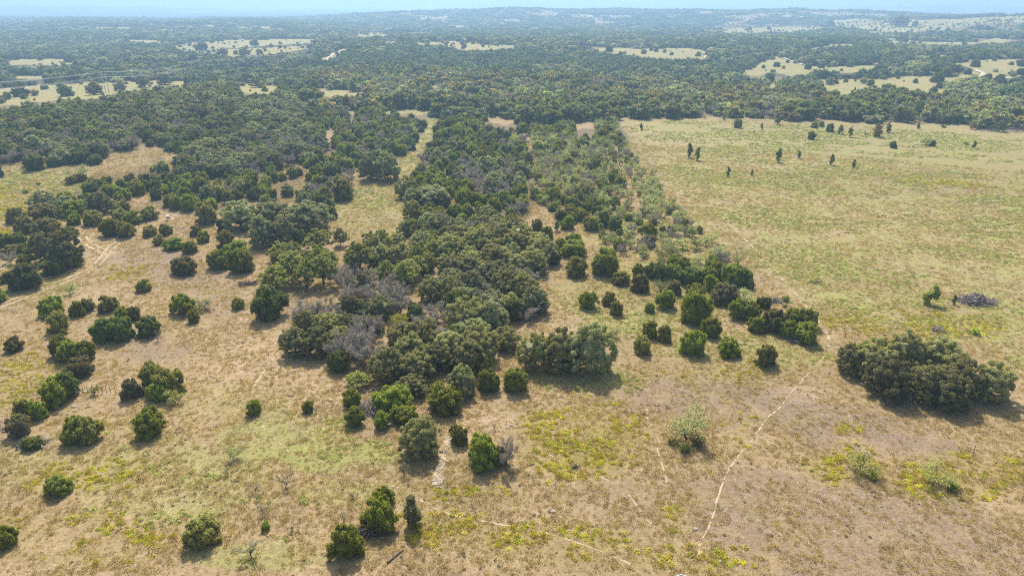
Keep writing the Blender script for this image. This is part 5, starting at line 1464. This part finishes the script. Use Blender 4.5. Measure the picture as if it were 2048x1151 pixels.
for a, b in ((-1, -1), (1, -1), (-1, 1), (1, 1)):
    mb = MB(); mb.tube([(a * .5, b * .42, -.05), (a * .4, b * .33, 1.07)], [.035, .035], 6); obj('leg', mb.mesh('leg', [M_POST]), t)

# ------------------------------------------------------------------ transmission line
POLES = [(215, 186, 150, 'nearest steel power pole, rising over the left forest rim'), (408, 157, 126, 'second steel power pole of the left valley'), (522, 147, 118, 'third steel power pole of the left valley'),
         (701, 99, 78, 'steel power pole on the near flank of the dark hill'), (762, 86, 58, 'farthest steel power pole, behind the dark hill')]
tops = []
for px, yb, yt, lab in POLES:
    gx, gy, gz = ground(px, yb); dep = project(gx, gy, gz)[2]; h = (yb - yt) * dep / F / CT * 1.05
    h = min(max(h, 14), 34)
    t = tag(obj('power_pole', None, None, (gx, gy, gz)), lab, 'power pole')
    mb = MB()
    for s_ in (-1, 1): mb.tube([(s_ * 1.6, 0, -.5), (s_ * 1.5, 0, h)], [.30, .18], 8, 0, True)
    obj('pole', mb.mesh('pole', [M_METAL], True), t)
    mb = MB(); mb.box((0, 0, h * .86), (9.5, .3, .35)); mb.box((0, 0, h * .7), (3.0, .2, .25)); obj('crossarm', mb.mesh('crossarm', [M_METAL]), t)
    for k in (-4.4, 0, 4.4):
        mb = MB(); mb.tube([(k, 0, h * .86 - .17), (k, 0, h * .86 - 1.6)], [.14, .14], 6); obj('insulator', mb.mesh('insulator', [M_GLASS]), t)
    tops.append((gx, gy, gz, h, t))
# the line leaves the picture at the left
g0 = ground(-260, 250); path = [(g0[0], g0[1], g0[2], 22, None)] + tops
for i, (x, y, z, h, t) in enumerate(path):
    j = min(i + 1, len(path) - 1); k = max(i - 1, 0)
    dx, dy = path[j][0] - path[k][0], path[j][1] - path[k][1]
    ang = math.atan2(dy, dx) - math.pi / 2
    path[i] = (x, y, z, h, ang)
    if t: t.rotation_euler = (0, 0, ang)
WN = [('left lower', -4.4, .86, 1.6, 'left conductor'), ('middle', 0, .86, 1.6, 'middle conductor'), ('right', 4.4, .86, 1.6, 'right conductor'), ('shield', -1.5, 1.0, 0, 'left top shield wire'), ('shield', 1.5, 1.0, 0, 'right top shield wire')]
for w_i, (_, off, fr, drop, desc) in enumerate(WN):
    mb = MB()
    for i in range(len(path) - 1):
        a, b = path[i], path[i + 1]
        A = np.array([a[0] + off * math.cos(a[4]), a[1] + off * math.sin(a[4]), a[2] + a[3] * fr - drop]); B = np.array([b[0] + off * math.cos(b[4]), b[1] + off * math.sin(b[4]), b[2] + b[3] * fr - drop])
        tt = np.linspace(0, 1, 25)[:, None]; P = A * (1 - tt) + B * tt
        P[:, 2] -= (np.linalg.norm(A - B) * .022 * 4 * tt * (1 - tt))[:, 0]
        mb.tube(P, .033, 4)
    tag(obj('power_line', mb.mesh('power_line', [M_WIRE])), desc + ' strung between the steel power poles of the left valley', 'power line', None)

# ------------------------------------------------------------------ far houses
def house(px, py, L, D_, H, lab, rz=0.2):
    gx, gy, gz = ground(px, py)
    t = tag(obj('house', None, None, (gx, gy, gz)), lab, 'house'); t.rotation_euler = (0, 0, rz)
    mb = MB(); mb.box((0, 0, H / 2 - .5), (L, D_, H + 1)); obj('wall', mb.mesh('wall', [M_WALL]), t)
    mb = MB(); a, b, c = L / 2 + .6, D_ / 2 + .6, H
    mb.add([(-a, -b, c), (a, -b, c), (a, b, c), (-a, b, c), (-a + 2, 0, c + D_ * .28), (a - 2, 0, c + D_ * .28)], [(0, 1, 5, 4), (2, 3, 4, 5), (3, 2, 1, 0)])
    mb.add([(-a, -b, c), (-a, b, c), (-a + 2, 0, c + D_ * .28), (a, -b, c), (a, b, c), (a - 2, 0, c + D_ * .28)], [(1, 0, 2), (3, 4, 5)])
    obj('roof', mb.mesh('roof', [M_ROOF]), t)
    for k in (-.3, .3):
        mb = MB(); mb.box((k * L, -D_ / 2 - .03, H * .5), (L * .12, .1, H * .35)); obj('window', mb.mesh('window', [M_GLASS]), t)
    mb = MB(); mb.box((0, -D_ / 2 - .03, H * .36), (1.3, .1, H * .7)); obj('door', mb.mesh('door', [M_POST]), t)
house(1572, 37, 34, 16, 5, 'left pale roofed house on the far mesa rim')
house(1606, 38, 26, 14, 4.5, 'right pale roofed house on the far mesa rim', -.1)
house(1364, 35, 26, 12, 4.5, 'lone white roofed house among trees on the far mesa')
house(1180, 36, 22, 12, 4.5, 'small pale house left of the lone white roofed one', .3)
house(1452, 81, 12, 8, 3.5, 'tiny pale house in the far woodland', .3)

# ------------------------------------------------------------------ haze
mh, th, oh = nmat('haze'); nh = N(th)
pv = nh('ShaderNodeVolumePrincipled'); pv.inputs['Color'].default_value = (*HAZE_COL, 1); pv.inputs['Density'].default_value = HAZE_DENS; pv.inputs['Anisotropy'].default_value = 0.35
nh.L(pv.outputs[0], oh.inputs['Volume'])
mb = MB(); zlo, zhi = -60.0, 330.0
mb.box((0, 0, (zlo + zhi) / 2), (88000, 88000, zhi - zlo))
hz = obj('haze', mb.mesh('haze', [mh])); struct(hz, 'stuff', 'thin blue haze lying over the distance', 'haze')
